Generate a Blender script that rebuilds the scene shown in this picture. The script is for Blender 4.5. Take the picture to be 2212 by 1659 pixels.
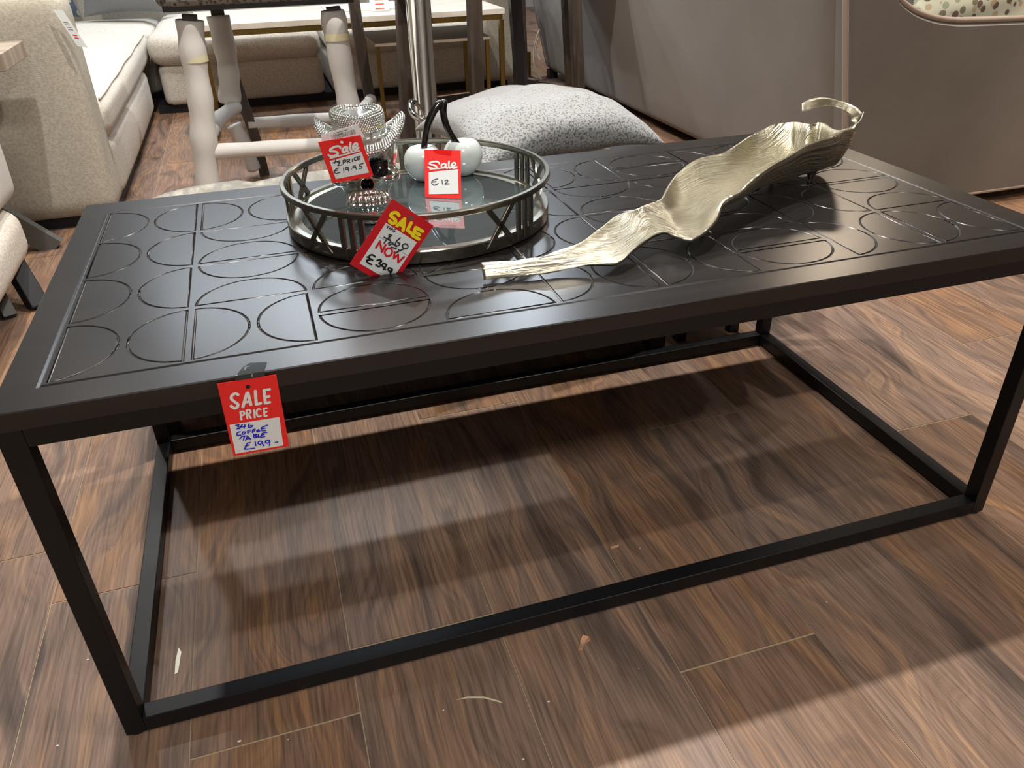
import bpy, bmesh, math, random
import numpy as np
from mathutils import Vector, Matrix
for o in list(bpy.data.objects): bpy.data.objects.remove(o)
random.seed(4); rng = np.random.RandomState(7)
C = bpy.context.scene.collection
PI = math.pi

# ---------------------------------------------------------------- camera
cam_d = bpy.data.cameras.new('camera'); cam = bpy.data.objects.new('camera', cam_d); C.objects.link(cam)
yaw, pit, rol = 0.2914, 0.5445, -0.0252
f = Vector((math.sin(yaw)*math.cos(pit), math.cos(yaw)*math.cos(pit), -math.sin(pit)))
r0 = Vector((math.cos(yaw), -math.sin(yaw), 0)); u0 = r0.cross(f)
r = r0*math.cos(rol)+u0*math.sin(rol); u = -r0*math.sin(rol)+u0*math.cos(rol)
M = Matrix((r, u, -f)).transposed().to_4x4(); M.translation = Vector((0.250, -0.767, 0.8636))
cam.matrix_world = M
cam_d.sensor_fit = 'HORIZONTAL'; cam_d.sensor_width = 36; cam_d.lens = 1698.1/2212*36
cam_d.clip_start = .02; cam_d.clip_end = 60
bpy.context.scene.camera = cam

# ---------------------------------------------------------------- world, exposure
vs = bpy.context.scene.view_settings
vs.view_transform = 'Standard'; vs.look = 'None'; vs.gamma = 1.0; vs.use_curve_mapping = False
vs.exposure = 0.6
w = bpy.data.worlds.new('world'); bpy.context.scene.world = w; w.use_nodes = True
w.node_tree.nodes['Background'].inputs[0].default_value = (.75, .85, 1, 1)
w.node_tree.nodes['Background'].inputs[1].default_value = .3

# ---------------------------------------------------------------- showroom lamps, with added fills
def spot(name, loc, tgt, W, col, size=2.1, rad=.035, blend=.25):
    d = bpy.data.lights.new(name, 'SPOT'); o = bpy.data.objects.new(name, d); C.objects.link(o)
    o.location = loc; o.rotation_euler = (Vector(tgt)-Vector(loc)).to_track_quat('-Z', 'Y').to_euler()
    d.energy = W; d.color = col; d.spot_size = size; d.spot_blend = blend; d.shadow_soft_size = rad
    return o
WARM = (1, .955, .89); NEUT = (1, .98, .95); COOL = (.80, .90, 1)
CZ = 2.8
spot('overhead_spot', (.035, 1.03, CZ), (.3, .6, 0), 125, WARM, rad=.03)
spot('overhead_spot', (1.33, 1.03, CZ), (1.3, .4, 0), 120, WARM, rad=.03)
spot('overhead_spot', (1.60, -.75, CZ), (1.3, .2, 0), 42, WARM, rad=.03)
spot('overhead_spot', (.45, 2.68, CZ), (.3, 1.5, 0), 80, NEUT, rad=.04)
spot('overhead_spot', (-1.4, 1.6, CZ), (-.95, 1.5, 0), 30, NEUT, size=.75, rad=.04)  # added spot, narrow cone kept on the armchair
spot('overhead_spot', (.3, 4.3, CZ), (.4, 4.1, 0), 60, COOL, rad=.06)
spot('overhead_spot', (-.7, 3.0, CZ), (-.7, 3.2, 0), 55, NEUT, rad=.05)
spot('overhead_spot', (2.9, 1.3, CZ), (2.95, 1.75, 0), 100, (1, .86, .72), size=1.0, rad=.04)
spot('overhead_spot', (1.15, 2.68, CZ), (1.3, 2.1, 0), 26, WARM, rad=.05)
def area(name, loc, sx, sy, W, col, tgt=None):
    d = bpy.data.lights.new(name, 'AREA'); o = bpy.data.objects.new(name, d); C.objects.link(o)
    d.shape = 'RECTANGLE'; d.size = sx; d.size_y = sy; d.energy = W; d.color = col; o.location = loc
    if tgt: o.rotation_euler = (Vector(tgt)-Vector(loc)).to_track_quat('-Z', 'Y').to_euler()
    return o
spot('overhead_spot', (3.6, -.3, CZ), (3.05, 1.17, .25), 110, (1, .86, .70), size=.52, rad=.05, blend=.7)
area('overhead_area_light', (.3, -2.1, 2.78), .6, .4, 36, NEUT)  # added front fill, unseen, brightens faces turned to the camera
area('overhead_area_light', (1.95, 4.45, 2.78), .42, .3, 26, COOL)
area('overhead_area_light', (.1, 5.3, 2.78), 1.6, .6, 40, COOL)
area('overhead_area_light', (4.7, 4.45, 2.78), .6, .3, 24, (1, .8, .6))

# ---------------------------------------------------------------- node materials
def mat(name, col, rough=.5, metal=0, spec=.5, bump=None, var=None, coat=0, sheen=0, emit=None):
    m = bpy.data.materials.new(name); m.use_nodes = True; nt = m.node_tree; b = nt.nodes['Principled BSDF']
    b.inputs['Base Color'].default_value = (*col, 1); b.inputs['Roughness'].default_value = rough
    b.inputs['Metallic'].default_value = metal; b.inputs['Specular IOR Level'].default_value = spec
    b.inputs['Coat Weight'].default_value = coat; b.inputs['Sheen Weight'].default_value = sheen
    b.inputs['Sheen Roughness'].default_value = .4
    N = nt.nodes.new; L = nt.links.new
    tc = N('ShaderNodeTexCoord')
    if var:                                  # (scale vector, detail, darker colour, lighter colour, low, high)
        mp = N('ShaderNodeMapping'); mp.inputs['Scale'].default_value = var[0]; L(tc.outputs['Object'], mp.inputs[0])
        n = N('ShaderNodeTexNoise'); n.inputs['Scale'].default_value = 1; n.inputs['Detail'].default_value = var[1]; L(mp.outputs[0], n.inputs['Vector'])
        cr = N('ShaderNodeValToRGB'); cr.color_ramp.elements[0].color = (*var[2], 1); cr.color_ramp.elements[1].color = (*var[3], 1)
        cr.color_ramp.elements[0].position = var[4]; cr.color_ramp.elements[1].position = var[5]
        L(n.outputs[0], cr.inputs[0]); L(cr.outputs[0], b.inputs['Base Color'])
    if bump:                                 # (scale vector, strength, distance)
        mp = N('ShaderNodeMapping'); mp.inputs['Scale'].default_value = bump[0]; L(tc.outputs['Object'], mp.inputs[0])
        n = N('ShaderNodeTexNoise'); n.inputs['Scale'].default_value = 1; n.inputs['Detail'].default_value = 3; L(mp.outputs[0], n.inputs['Vector'])
        bp = N('ShaderNodeBump'); bp.inputs['Strength'].default_value = bump[1]; bp.inputs['Distance'].default_value = bump[2]
        L(n.outputs[0], bp.inputs['Height']); L(bp.outputs[0], b.inputs['Normal'])
    if emit:
        b.inputs['Emission Color'].default_value = (*emit[0], 1); b.inputs['Emission Strength'].default_value = emit[1]
    return m
def s2l(*c): return tuple(((x/255)/12.92 if x/255 <= .04045 else ((x/255+.055)/1.055)**2.4) for x in c)

def wood_floor_mat():
    m = bpy.data.materials.new('walnut_plank'); m.use_nodes = True; nt = m.node_tree; b = nt.nodes['Principled BSDF']
    N = nt.nodes.new; L = nt.links.new
    tc = N('ShaderNodeTexCoord'); at = N('ShaderNodeAttribute'); at.attribute_name = 'plank'; at.attribute_type = 'GEOMETRY'
    mul = N('ShaderNodeVectorMath'); mul.operation = 'SCALE'; mul.inputs['Scale'].default_value = 37.0; L(at.outputs['Color'], mul.inputs[0])
    add = N('ShaderNodeVectorMath'); L(tc.outputs['Object'], add.inputs[0]); L(mul.outputs[0], add.inputs[1])
    # flowing grain field: warp across the plank
    mpw = N('ShaderNodeMapping'); mpw.inputs['Scale'].default_value = (6, 2.2, 1); L(add.outputs[0], mpw.inputs[0])
    nw = N('ShaderNodeTexNoise'); nw.inputs['Scale'].default_value = 1; nw.inputs['Detail'].default_value = 2; L(mpw.outputs[0], nw.inputs['Vector'])
    mp1 = N('ShaderNodeMapping'); mp1.inputs['Scale'].default_value = (20, 1.3, 1); L(add.outputs[0], mp1.inputs[0])
    wv = N('ShaderNodeMath'); wv.operation = 'MULTIPLY'; wv.inputs[1].default_value = 5.0; L(nw.outputs[0], wv.inputs[0])
    cmb = N('ShaderNodeCombineXYZ'); L(wv.outputs[0], cmb.inputs[0])
    ad2 = N('ShaderNodeVectorMath'); L(mp1.outputs[0], ad2.inputs[0]); L(cmb.outputs[0], ad2.inputs[1])
    n1 = N('ShaderNodeTexNoise'); n1.inputs['Scale'].default_value = 1; n1.inputs['Detail'].default_value = 5; n1.inputs['Roughness'].default_value = .55; L(ad2.outputs[0], n1.inputs['Vector'])
    cr = N('ShaderNodeValToRGB'); e = cr.color_ramp.elements
    e[0].position = .28; e[0].color = (*s2l(88, 74, 66), 1); e[1].position = .75; e[1].color = (*s2l(174, 136, 102), 1)
    for p, c in ((.38, (114, 94, 82)), (.46, (142, 115, 97)), (.51, (124, 100, 85)), (.57, (158, 124, 97)), (.64, (128, 102, 85))):
        q = e.new(p); q.color = (*s2l(*c), 1)
    L(n1.outputs[0], cr.inputs[0])
    # fine pores
    mp2 = N('ShaderNodeMapping'); mp2.inputs['Scale'].default_value = (330, 9, 1); L(add.outputs[0], mp2.inputs[0])
    n2 = N('ShaderNodeTexNoise'); n2.inputs['Scale'].default_value = 1; n2.inputs['Detail'].default_value = 4; L(mp2.outputs[0], n2.inputs['Vector'])
    c2 = N('ShaderNodeValToRGB'); c2.color_ramp.elements[0].position = .3; c2.color_ramp.elements[0].color = (.58, .56, .55, 1); c2.color_ramp.elements[1].position = .62; c2.color_ramp.elements[1].color = (1.12, 1.1, 1.08, 1)
    L(n2.outputs[0], c2.inputs[0])
    mx = N('ShaderNodeMix'); mx.data_type = 'RGBA'; mx.blend_type = 'MULTIPLY'; mx.inputs[0].default_value = .95; L(cr.outputs[0], mx.inputs[6]); L(c2.outputs[0], mx.inputs[7])
    # dark mineral patches
    mp3 = N('ShaderNodeMapping'); mp3.inputs['Scale'].default_value = (9, 3.2, 1); L(add.outputs[0], mp3.inputs[0])
    n3 = N('ShaderNodeTexNoise'); n3.inputs['Scale'].default_value = 1; n3.inputs['Detail'].default_value = 3; n3.inputs['Distortion'].default_value = .6; L(mp3.outputs[0], n3.inputs['Vector'])
    c3 = N('ShaderNodeValToRGB'); c3.color_ramp.elements[0].position = .60; c3.color_ramp.elements[0].color = (1, 1, 1, 1); c3.color_ramp.elements[1].position = .72; c3.color_ramp.elements[1].color = (.5, .5, .52, 1)
    L(n3.outputs[0], c3.inputs[0])
    mx2 = N('ShaderNodeMix'); mx2.data_type = 'RGBA'; mx2.blend_type = 'MULTIPLY'; mx2.inputs[0].default_value = 1; L(mx.outputs[2], mx2.inputs[6]); L(c3.outputs[0], mx2.inputs[7])
    # plank to plank tint
    sp = N('ShaderNodeSeparateXYZ'); L(at.outputs['Color'], sp.inputs[0])
    hs = N('ShaderNodeHueSaturation'); L(mx2.outputs[2], hs.inputs['Color'])
    mr = N('ShaderNodeMapRange'); mr.inputs['To Min'].default_value = .92; mr.inputs['To Max'].default_value = 1.06; L(sp.outputs[0], mr.inputs[0]); L(mr.outputs[0], hs.inputs['Value'])
    mr2 = N('ShaderNodeMapRange'); mr2.inputs['To Min'].default_value = .86; mr2.inputs['To Max'].default_value = 1.12; L(sp.outputs[1], mr2.inputs[0]); L(mr2.outputs[0], hs.inputs['Saturation'])
    L(hs.outputs[0], b.inputs['Base Color'])
    b.inputs['Roughness'].default_value = .42; b.inputs['Specular IOR Level'].default_value = .35
    bp = N('ShaderNodeBump'); bp.inputs['Strength'].default_value = .25; bp.inputs['Distance'].default_value = .0006; L(n2.outputs[0], bp.inputs['Height']); L(bp.outputs[0], b.inputs['Normal'])
    return m

MT = {}
MT['floor'] = wood_floor_mat()
MT['seam'] = mat('plank_gap', s2l(176, 156, 126), .8)
MT['table'] = mat('espresso_lacquer', s2l(30, 27, 27), .27, spec=.5, bump=((3, 60, 60), .05, .0004), var=((2.5, 60, 20), 5, s2l(25, 23, 23), s2l(35, 32, 31), .35, .7))
MT['black'] = mat('black_metal', s2l(15, 15, 17), .4, spec=.35, bump=((900, 900, 900), .06, .0003))
MT['foot'] = mat('black_plastic', s2l(14, 14, 15), .5)
MT['nickel'] = mat('antique_nickel', s2l(152, 148, 136), .22, 1, bump=((60, 60, 60), .12, .001))
MT['mirror'] = mat('grey_mirror', s2l(132, 146, 150), .035, .85)
MT['chrome'] = mat('chrome', s2l(222, 224, 222), .05, 1)
MT['silver_skull'] = mat('chromed_ceramic', s2l(226, 230, 226), .13, 1)
MT['stud'] = mat('rhinestone', s2l(226, 228, 226), .12, 1)
MT['socket'] = mat('gloss_black_recess', s2l(20, 19, 19), .18)
MT['white_glaze'] = mat('white_glaze', s2l(214, 224, 220), .1, spec=.6, coat=.6)
MT['black_glaze'] = mat('black_glaze', s2l(12, 12, 13), .12, spec=.6, coat=.4)
MT['red'] = mat('red_card', s2l(236, 44, 40), .42, spec=.4)
MT['red_dark'] = mat('crimson_card', s2l(206, 26, 38), .25, spec=.5)
MT['red_tape'] = mat('red_tape', s2l(222, 24, 24), .15, spec=.6)
MT['paper'] = mat('white_card', s2l(226, 230, 228), .5)
MT['ink'] = mat('marker_ink', s2l(48, 44, 56), .6)
MT['ink_black'] = mat('black_print', s2l(18, 18, 20), .5)
MT['ink_blue'] = mat('blue_marker_ink', s2l(14, 20, 205), .5)
MT['yellow'] = mat('yellow_print', s2l(248, 226, 24), .45)
MT['red_print'] = mat('red_print', s2l(212, 30, 44), .45)
MT['white_print'] = mat('white_print', s2l(228, 232, 228), .45)
MT['bouc'] = mat('cream_boucle', s2l(190, 182, 166), .95, bump=((420, 420, 420), .8, .0014), var=((120, 120, 120), 2, s2l(164, 157, 143), s2l(182, 175, 160), .35, .65))
MT['cream'] = mat('cream_weave', s2l(205, 197, 185), .95, bump=((500, 500, 500), .5, .0015), var=((160, 160, 160), 2, s2l(190, 181, 168), s2l(216, 209, 198), .35, .65))
MT['grey_cream'] = mat('grey_weave', s2l(196, 192, 186), .95, bump=((500, 500, 500), .5, .0015))
MT['plinth'] = mat('black_plinth', s2l(14, 14, 20), .6)
MT['taupe'] = mat('taupe_velvet', s2l(116, 108, 99), .85, sheen=.3, bump=((14, 14, 14), .2, .004), var=((3, 3, 3), 3, s2l(112, 104, 95), s2l(121, 113, 104), .35, .65))
MT['pipe'] = mat('taupe_piping', s2l(156, 138, 122), .8, sheen=.3)
MT['bench'] = mat('crushed_champagne_velvet', s2l(172, 158, 132), .5, sheen=.6, bump=((70, 22, 50), .6, .004), var=((60, 18, 40), 4, s2l(112, 104, 87), s2l(160, 151, 132), .46, .74))
MT['wrap'] = mat('foam_wrap', s2l(208, 205, 200), .7, bump=((12, 12, 5), .5, .01))
MT['tape'] = mat('clear_yellowed_tape', s2l(214, 206, 170), .25)
MT['dark_wood'] = mat('dark_wood', s2l(66, 56, 48), .45, bump=((80, 80, 4), .2, .001), var=((60, 60, 4), 3, s2l(54, 46, 40), s2l(78, 67, 57), .35, .65))
MT['black_wood'] = mat('black_wood', s2l(34, 33, 36), .4)
MT['brass'] = mat('brushed_brass', s2l(150, 128, 72), .3, 1)
MT['ash'] = mat('pale_ash_top', s2l(214, 206, 192), .35, var=((6, 60, 6), 4, s2l(196, 186, 170), s2l(224, 217, 205), .35, .65))
MT['oak'] = mat('oak_edge', s2l(150, 136, 120), .5, var=((4, 50, 4), 4, s2l(138, 124, 108), s2l(164, 150, 134), .35, .65))
MT['slate'] = mat('grey_green_metal', s2l(88, 88, 84), .6)
MT['wall'] = mat('wall_paint', s2l(170, 166, 160), .9)
MT['ceil'] = mat('ceiling_paint', s2l(214, 216, 218), .9)
MT['string'] = mat('gold_thread', s2l(196, 176, 40), .4, .4)
MT['white_thread'] = mat('white_thread', s2l(235, 235, 230), .6)
MT['grey_vel'] = mat('grey_velvet', s2l(120, 122, 124), .7, sheen=.5, bump=((20, 20, 20), .4, .01))

def film_mat():
    m = bpy.data.materials.new('clear_tape'); m.use_nodes = True; nt = m.node_tree; b = nt.nodes['Principled BSDF']
    b.inputs['Base Color'].default_value = (.02, .02, .02, 1); b.inputs['Roughness'].default_value = .12
    b.inputs['Alpha'].default_value = .85; b.inputs['Specular IOR Level'].default_value = .5
    N = nt.nodes.new; L = nt.links.new
    tc = N('ShaderNodeTexCoord'); v = N('ShaderNodeTexNoise'); v.inputs['Scale'].default_value = 260; L(tc.outputs['Object'], v.inputs['Vector'])
    cr = N('ShaderNodeValToRGB'); cr.color_ramp.elements[0].position = .66; cr.color_ramp.elements[0].color = (.012, .012, .012, 1); cr.color_ramp.elements[1].position = .7; cr.color_ramp.elements[1].color = (.25, .25, .25, 1)
    L(v.outputs[0], cr.inputs[0]); L(cr.outputs[0], b.inputs['Base Color'])
    return m
MT['film'] = film_mat()

def leaf_mat():
    m = bpy.data.materials.new('hammered_champagne_silver'); m.use_nodes = True; nt = m.node_tree; b = nt.nodes['Principled BSDF']
    b.inputs['Base Color'].default_value = (*s2l(206, 200, 180), 1); b.inputs['Metallic'].default_value = 1; b.inputs['Roughness'].default_value = .3
    N = nt.nodes.new; L = nt.links.new
    uv = N('ShaderNodeUVMap'); mp = N('ShaderNodeMapping'); mp.inputs['Scale'].default_value = (1.6, 34, 1); L(uv.outputs[0], mp.inputs[0])
    n = N('ShaderNodeTexNoise'); n.inputs['Scale'].default_value = 1; n.inputs['Detail'].default_value = 4; n.inputs['Distortion'].default_value = .5; L(mp.outputs[0], n.inputs['Vector'])
    mp2 = N('ShaderNodeMapping'); mp2.inputs['Scale'].default_value = (4, 80, 1); L(uv.outputs[0], mp2.inputs[0])
    n2 = N('ShaderNodeTexNoise'); n2.inputs['Scale'].default_value = 1; n2.inputs['Detail'].default_value = 2; n2.inputs['Distortion'].default_value = .8; L(mp2.outputs[0], n2.inputs['Vector'])
    a = N('ShaderNodeMath'); L(n.outputs[0], a.inputs[0]); mu = N('ShaderNodeMath'); mu.operation = 'MULTIPLY'; mu.inputs[1].default_value = .5; L(n2.outputs[0], mu.inputs[0]); L(mu.outputs[0], a.inputs[1])
    sx_ = N('ShaderNodeSeparateXYZ'); L(uv.outputs[0], sx_.inputs[0]); mrs = N('ShaderNodeMapRange'); mrs.inputs['From Max'].default_value = 2.4; mrs.inputs['To Min'].default_value = .22; L(sx_.outputs[0], mrs.inputs[0])
    bp = N('ShaderNodeBump'); L(mrs.outputs[0], bp.inputs['Strength']); bp.inputs['Distance'].default_value = .0060; L(a.outputs[0], bp.inputs['Height']); L(bp.outputs[0], b.inputs['Normal'])
    return m
MT['leaf'] = leaf_mat()

def cushion_mat():
    m = bpy.data.materials.new('devore_velvet'); m.use_nodes = True; nt = m.node_tree; b = nt.nodes['Principled BSDF']
    N = nt.nodes.new; L = nt.links.new
    tc = N('ShaderNodeTexCoord')
    v = N('ShaderNodeTexNoise'); v.inputs['Scale'].default_value = 250; v.inputs['Detail'].default_value = 2.5; L(tc.outputs['Object'], v.inputs['Vector'])
    sp = N('ShaderNodeSeparateXYZ'); L(tc.outputs['Object'], sp.inputs[0])
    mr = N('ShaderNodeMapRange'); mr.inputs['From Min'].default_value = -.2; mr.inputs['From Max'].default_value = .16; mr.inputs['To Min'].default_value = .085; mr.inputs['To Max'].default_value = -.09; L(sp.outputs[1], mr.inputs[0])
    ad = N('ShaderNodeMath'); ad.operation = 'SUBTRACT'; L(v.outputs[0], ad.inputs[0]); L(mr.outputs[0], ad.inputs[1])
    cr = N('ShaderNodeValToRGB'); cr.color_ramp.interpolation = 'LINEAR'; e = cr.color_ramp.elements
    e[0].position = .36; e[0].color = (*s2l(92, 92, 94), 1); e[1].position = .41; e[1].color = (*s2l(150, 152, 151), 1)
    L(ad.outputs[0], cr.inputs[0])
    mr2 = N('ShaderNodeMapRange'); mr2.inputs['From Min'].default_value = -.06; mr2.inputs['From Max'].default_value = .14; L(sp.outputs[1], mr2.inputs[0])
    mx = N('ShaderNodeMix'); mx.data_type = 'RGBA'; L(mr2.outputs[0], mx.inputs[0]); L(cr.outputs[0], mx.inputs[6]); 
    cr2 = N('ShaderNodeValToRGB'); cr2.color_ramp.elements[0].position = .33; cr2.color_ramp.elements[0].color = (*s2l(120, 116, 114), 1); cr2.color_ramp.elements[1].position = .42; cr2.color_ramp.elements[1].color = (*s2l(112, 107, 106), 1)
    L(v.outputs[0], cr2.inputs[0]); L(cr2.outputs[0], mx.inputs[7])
    L(mx.outputs[2], b.inputs['Base Color']); b.inputs['Roughness'].default_value = .75; b.inputs['Sheen Weight'].default_value = .4
    bp = N('ShaderNodeBump'); bp.inputs['Strength'].default_value = .6; bp.inputs['Distance'].default_value = .002; L(ad.outputs[0], bp.inputs['Height']); L(bp.outputs[0], b.inputs['Normal'])
    return m
MT['cushion'] = cushion_mat()

def leafprint_mat(name, ground, shades, scale):
    m = bpy.data.materials.new(name); m.use_nodes = True; nt = m.node_tree; b = nt.nodes['Principled BSDF']
    N = nt.nodes.new; L = nt.links.new
    tc = N('ShaderNodeTexCoord'); mp = N('ShaderNodeMapping'); mp.inputs['Scale'].default_value = scale; mp.inputs['Rotation'].default_value = (0, .5, .5); L(tc.outputs['Object'], mp.inputs[0])
    v = N('ShaderNodeTexVoronoi'); v.inputs['Scale'].default_value = 1; L(mp.outputs[0], v.inputs['Vector'])
    cr = N('ShaderNodeValToRGB'); cr.color_ramp.interpolation = 'CONSTANT'; sp = N('ShaderNodeSeparateXYZ'); L(v.outputs['Color'], sp.inputs[0]); L(sp.outputs[0], cr.inputs[0])
    e = cr.color_ramp.elements; e[0].color = (*shades[0], 1); e[1].position = .3; e[1].color = (*shades[1], 1)
    for k, s in enumerate(shades[2:]):
        q = e.new(.5+.2*k); q.color = (*s, 1)
    cl = N('ShaderNodeValToRGB'); cl.color_ramp.elements[0].position = .40; cl.color_ramp.elements[1].position = .46; L(v.outputs['Distance'], cl.inputs[0])
    mx = N('ShaderNodeMix'); mx.data_type = 'RGBA'; L(cl.outputs[0], mx.inputs[0]); L(cr.outputs[0], mx.inputs[6]); mx.inputs[7].default_value = (*ground, 1)
    L(mx.outputs[2], b.inputs['Base Color']); b.inputs['Roughness'].default_value = .9
    return m
MT['floral'] = leafprint_mat('leaf_print_linen', s2l(196, 194, 172), [s2l(104, 84, 70), s2l(150, 154, 130), s2l(120, 112, 92), s2l(176, 156, 124)], (38, 38, 17))
MT['navy_print'] = leafprint_mat('navy_spot_print', s2l(70, 84, 100), [s2l(178, 172, 150), s2l(150, 152, 140), s2l(178, 172, 150)], (26, 26, 26))
MT['scale_print'] = leafprint_mat('snake_pattern_fabric', s2l(128, 124, 116), [s2l(70, 68, 66), s2l(60, 60, 60), s2l(84, 80, 76)], (90, 90, 60))

# ---------------------------------------------------------------- object helpers
def tag(o, label=None, cat=None, group=None, kind=None):
    if label: o['label'] = label
    if cat: o['category'] = cat
    if group: o['group'] = group
    if kind: o['kind'] = kind
    return o
def thing(name, loc, label, cat, group=None, rz=0):
    o = bpy.data.objects.new(name, None); C.objects.link(o); o.location = loc; o.rotation_euler = (0, 0, rz); o.empty_display_size = .05
    return tag(o, label, cat, group)
def put(o, parent, world=True):
    """parent o; mesh given in world coordinates unless world=False"""
    if parent is not None:
        o.parent = parent
        if world:
            bpy.context.view_layer.update()
            o.matrix_parent_inverse = parent.matrix_world.inverted()
    return o
class MB:
    def __init__(s): s.v = []; s.f = []; s.uv = None
    def add(s, v, f):
        k = len(s.v); s.v += [tuple(p) for p in v]; s.f += [tuple(i+k for i in q) for q in f]
        return s
    def box(s, a, b, M=None):
        x0, y0, z0 = a; x1, y1, z1 = b
        v = [(x0, y0, z0), (x1, y0, z0), (x1, y1, z0), (x0, y1, z0), (x0, y0, z1), (x1, y0, z1), (x1, y1, z1), (x0, y1, z1)]
        if M is not None: v = [M @ Vector(p) for p in v]
        return s.add(v, [(0, 3, 2, 1), (4, 5, 6, 7), (0, 1, 5, 4), (1, 2, 6, 5), (2, 3, 7, 6), (3, 0, 4, 7)])
    def bar(s, p, q, wx, wz, up=(0, 0, 1)):
        p = Vector(p); q = Vector(q); d = (q-p).normalized(); u = Vector(up)
        if abs(d.dot(u)) > .98: u = Vector((0, 1, 0))
        a = d.cross(u).normalized(); b = a.cross(d).normalized()
        v = []
        for c in (p, q):
            for i, j in ((-1, -1), (1, -1), (1, 1), (-1, 1)): v.append(c+a*(i*wx/2)+b*(j*wz/2))
        return s.add(v, [(0, 1, 2, 3), (7, 6, 5, 4), (0, 4, 5, 1), (1, 5, 6, 2), (2, 6, 7, 3), (3, 7, 4, 0)])
    def tube(s, pts, rad, n=12, caps=True):
        pts = [Vector(p) for p in pts]; m = len(pts)
        if not hasattr(rad, '__len__'): rad = [rad]*m
        prev = None; v = []
        for i, p in enumerate(pts):
            d = (pts[min(i+1, m-1)]-pts[max(i-1, 0)]).normalized()
            if prev is None:
                a = d.orthogonal().normalized()
            else:
                a = (prev-d*prev.dot(d)).normalized()
            prev = a; b = d.cross(a)
            for k in range(n):
                t = 2*PI*k/n; v.append(p+(a*math.cos(t)+b*math.sin(t))*rad[i])
        f = [(i*n+k, i*n+(k+1) % n, (i+1)*n+(k+1) % n, (i+1)*n+k) for i in range(m-1) for k in range(n)]
        if caps: f += [tuple(reversed(range(n))), tuple(range((m-1)*n, m*n))]
        return s.add(v, f)
    def lathe(s, prof, c=(0, 0, 0), n=96, sx=1, sy=1, closed=False):
        v = [(c[0]+r*math.cos(2*PI*k/n)*sx, c[1]+r*math.sin(2*PI*k/n)*sy, c[2]+z) for r, z in prof for k in range(n)]
        m = len(prof); rg = range(m if closed else m-1)
        f = [(i*n+k, i*n+(k+1) % n, ((i+1) % m)*n+(k+1) % n, ((i+1) % m)*n+k) for i in rg for k in range(n)]
        return s.add(v, f)
    def build(s, name, m, parent=None, smooth=False, bevel=0, bseg=2, world=True, angle=None):
        me = bpy.data.meshes.new(name); me.from_pydata(s.v, [], s.f); me.validate()
        bm = bmesh.new(); bm.from_mesh(me); bmesh.ops.recalc_face_normals(bm, faces=bm.faces)
        if bevel:
            bmesh.ops.bevel(bm, geom=list(bm.edges), offset=bevel, segments=bseg, affect='EDGES', profile=.5)
        bm.to_mesh(me); bm.free()
        if smooth or angle is not None:
            me.polygons.foreach_set('use_smooth', [True]*len(me.polygons))
            if angle is not None: me.set_sharp_from_angle(angle=angle)
        me.materials.append(m)
        o = bpy.data.objects.new(name, me); C.objects.link(o)
        return put(o, parent, world)
def softbox(a, b, rad, n=14, puff=(0, 0, 0), wob=0, sag=0, seed=1):
    """rounded upholstery block between corners a and b, optional puff of the faces"""
    a = np.array(a, float); b = np.array(b, float); c = (a+b)/2; h = (b-a)/2
    rad = min(rad, h.min()*.98)
    V = []; F = []; idx = {}
    t = np.linspace(-1, 1, n+1); t = np.sign(t)*np.abs(t)**.75
    def vert(p):
        k = tuple(np.round(p, 6))
        if k not in idx:
            idx[k] = len(V); q = np.array(p)*h
            inn = np.clip(q, -(h-rad), h-rad); d = q-inn; L = np.linalg.norm(d)
            q2 = inn+d/L*rad if L > 1e-9 else q
            for ax in range(3):
                if puff[ax]:
                    o1, o2 = [i for i in range(3) if i != ax]
                    q2[ax] += np.sign(p[ax])*puff[ax]*(1-p[o1]**2)*(1-p[o2]**2)*(abs(p[ax]) > .5)
            if wob:
                q2 += wob*np.array([math.sin(9*q2[1]/h[1]*.7+seed+5*q2[2]), math.sin(8*q2[0]/h[0]*.6+2*seed), math.sin(7*q2[0]/h[0]*.7+6*q2[1]/h[1]*.6+seed)])*.5
            V.append(tuple(q2+c))
        return idx[k]
    for ax in range(3):
        for sg in (-1, 1):
            for i in range(n):
                for j in range(n):
                    q = []
                    for (ii, jj) in ((i, j), (i+1, j), (i+1, j+1), (i, j+1)):
                        p = [0, 0, 0]; p[ax] = sg; p[(ax+1) % 3] = t[ii]; p[(ax+2) % 3] = t[jj]; q.append(vert(p))
                    F.append(q if sg > 0 else q[::-1])
    m = MB(); m.add(V, F); return m
def ring_pts(c, r, n=64, z=0, a0=0, a1=2*PI): return [(c[0]+r*math.cos(a0+(a1-a0)*k/n), c[1]+r*math.sin(a0+(a1-a0)*k/n), z) for k in range(n+1)]
def smoothpath(pts, k=8):
    P = [Vector(p) for p in pts]; out = []
    for i in range(len(P)-1):
        p0 = P[max(i-1, 0)]; p1 = P[i]; p2 = P[i+1]; p3 = P[min(i+2, len(P)-1)]
        for j in range(k):
            t = j/k; out.append(.5*((2*p1)+(p2-p0)*t+(2*p0-5*p1+4*p2-p3)*t*t+(3*p1-p0-3*p2+p3)*t**3))
    out.append(P[-1]); return out

TH = .4745
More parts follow.
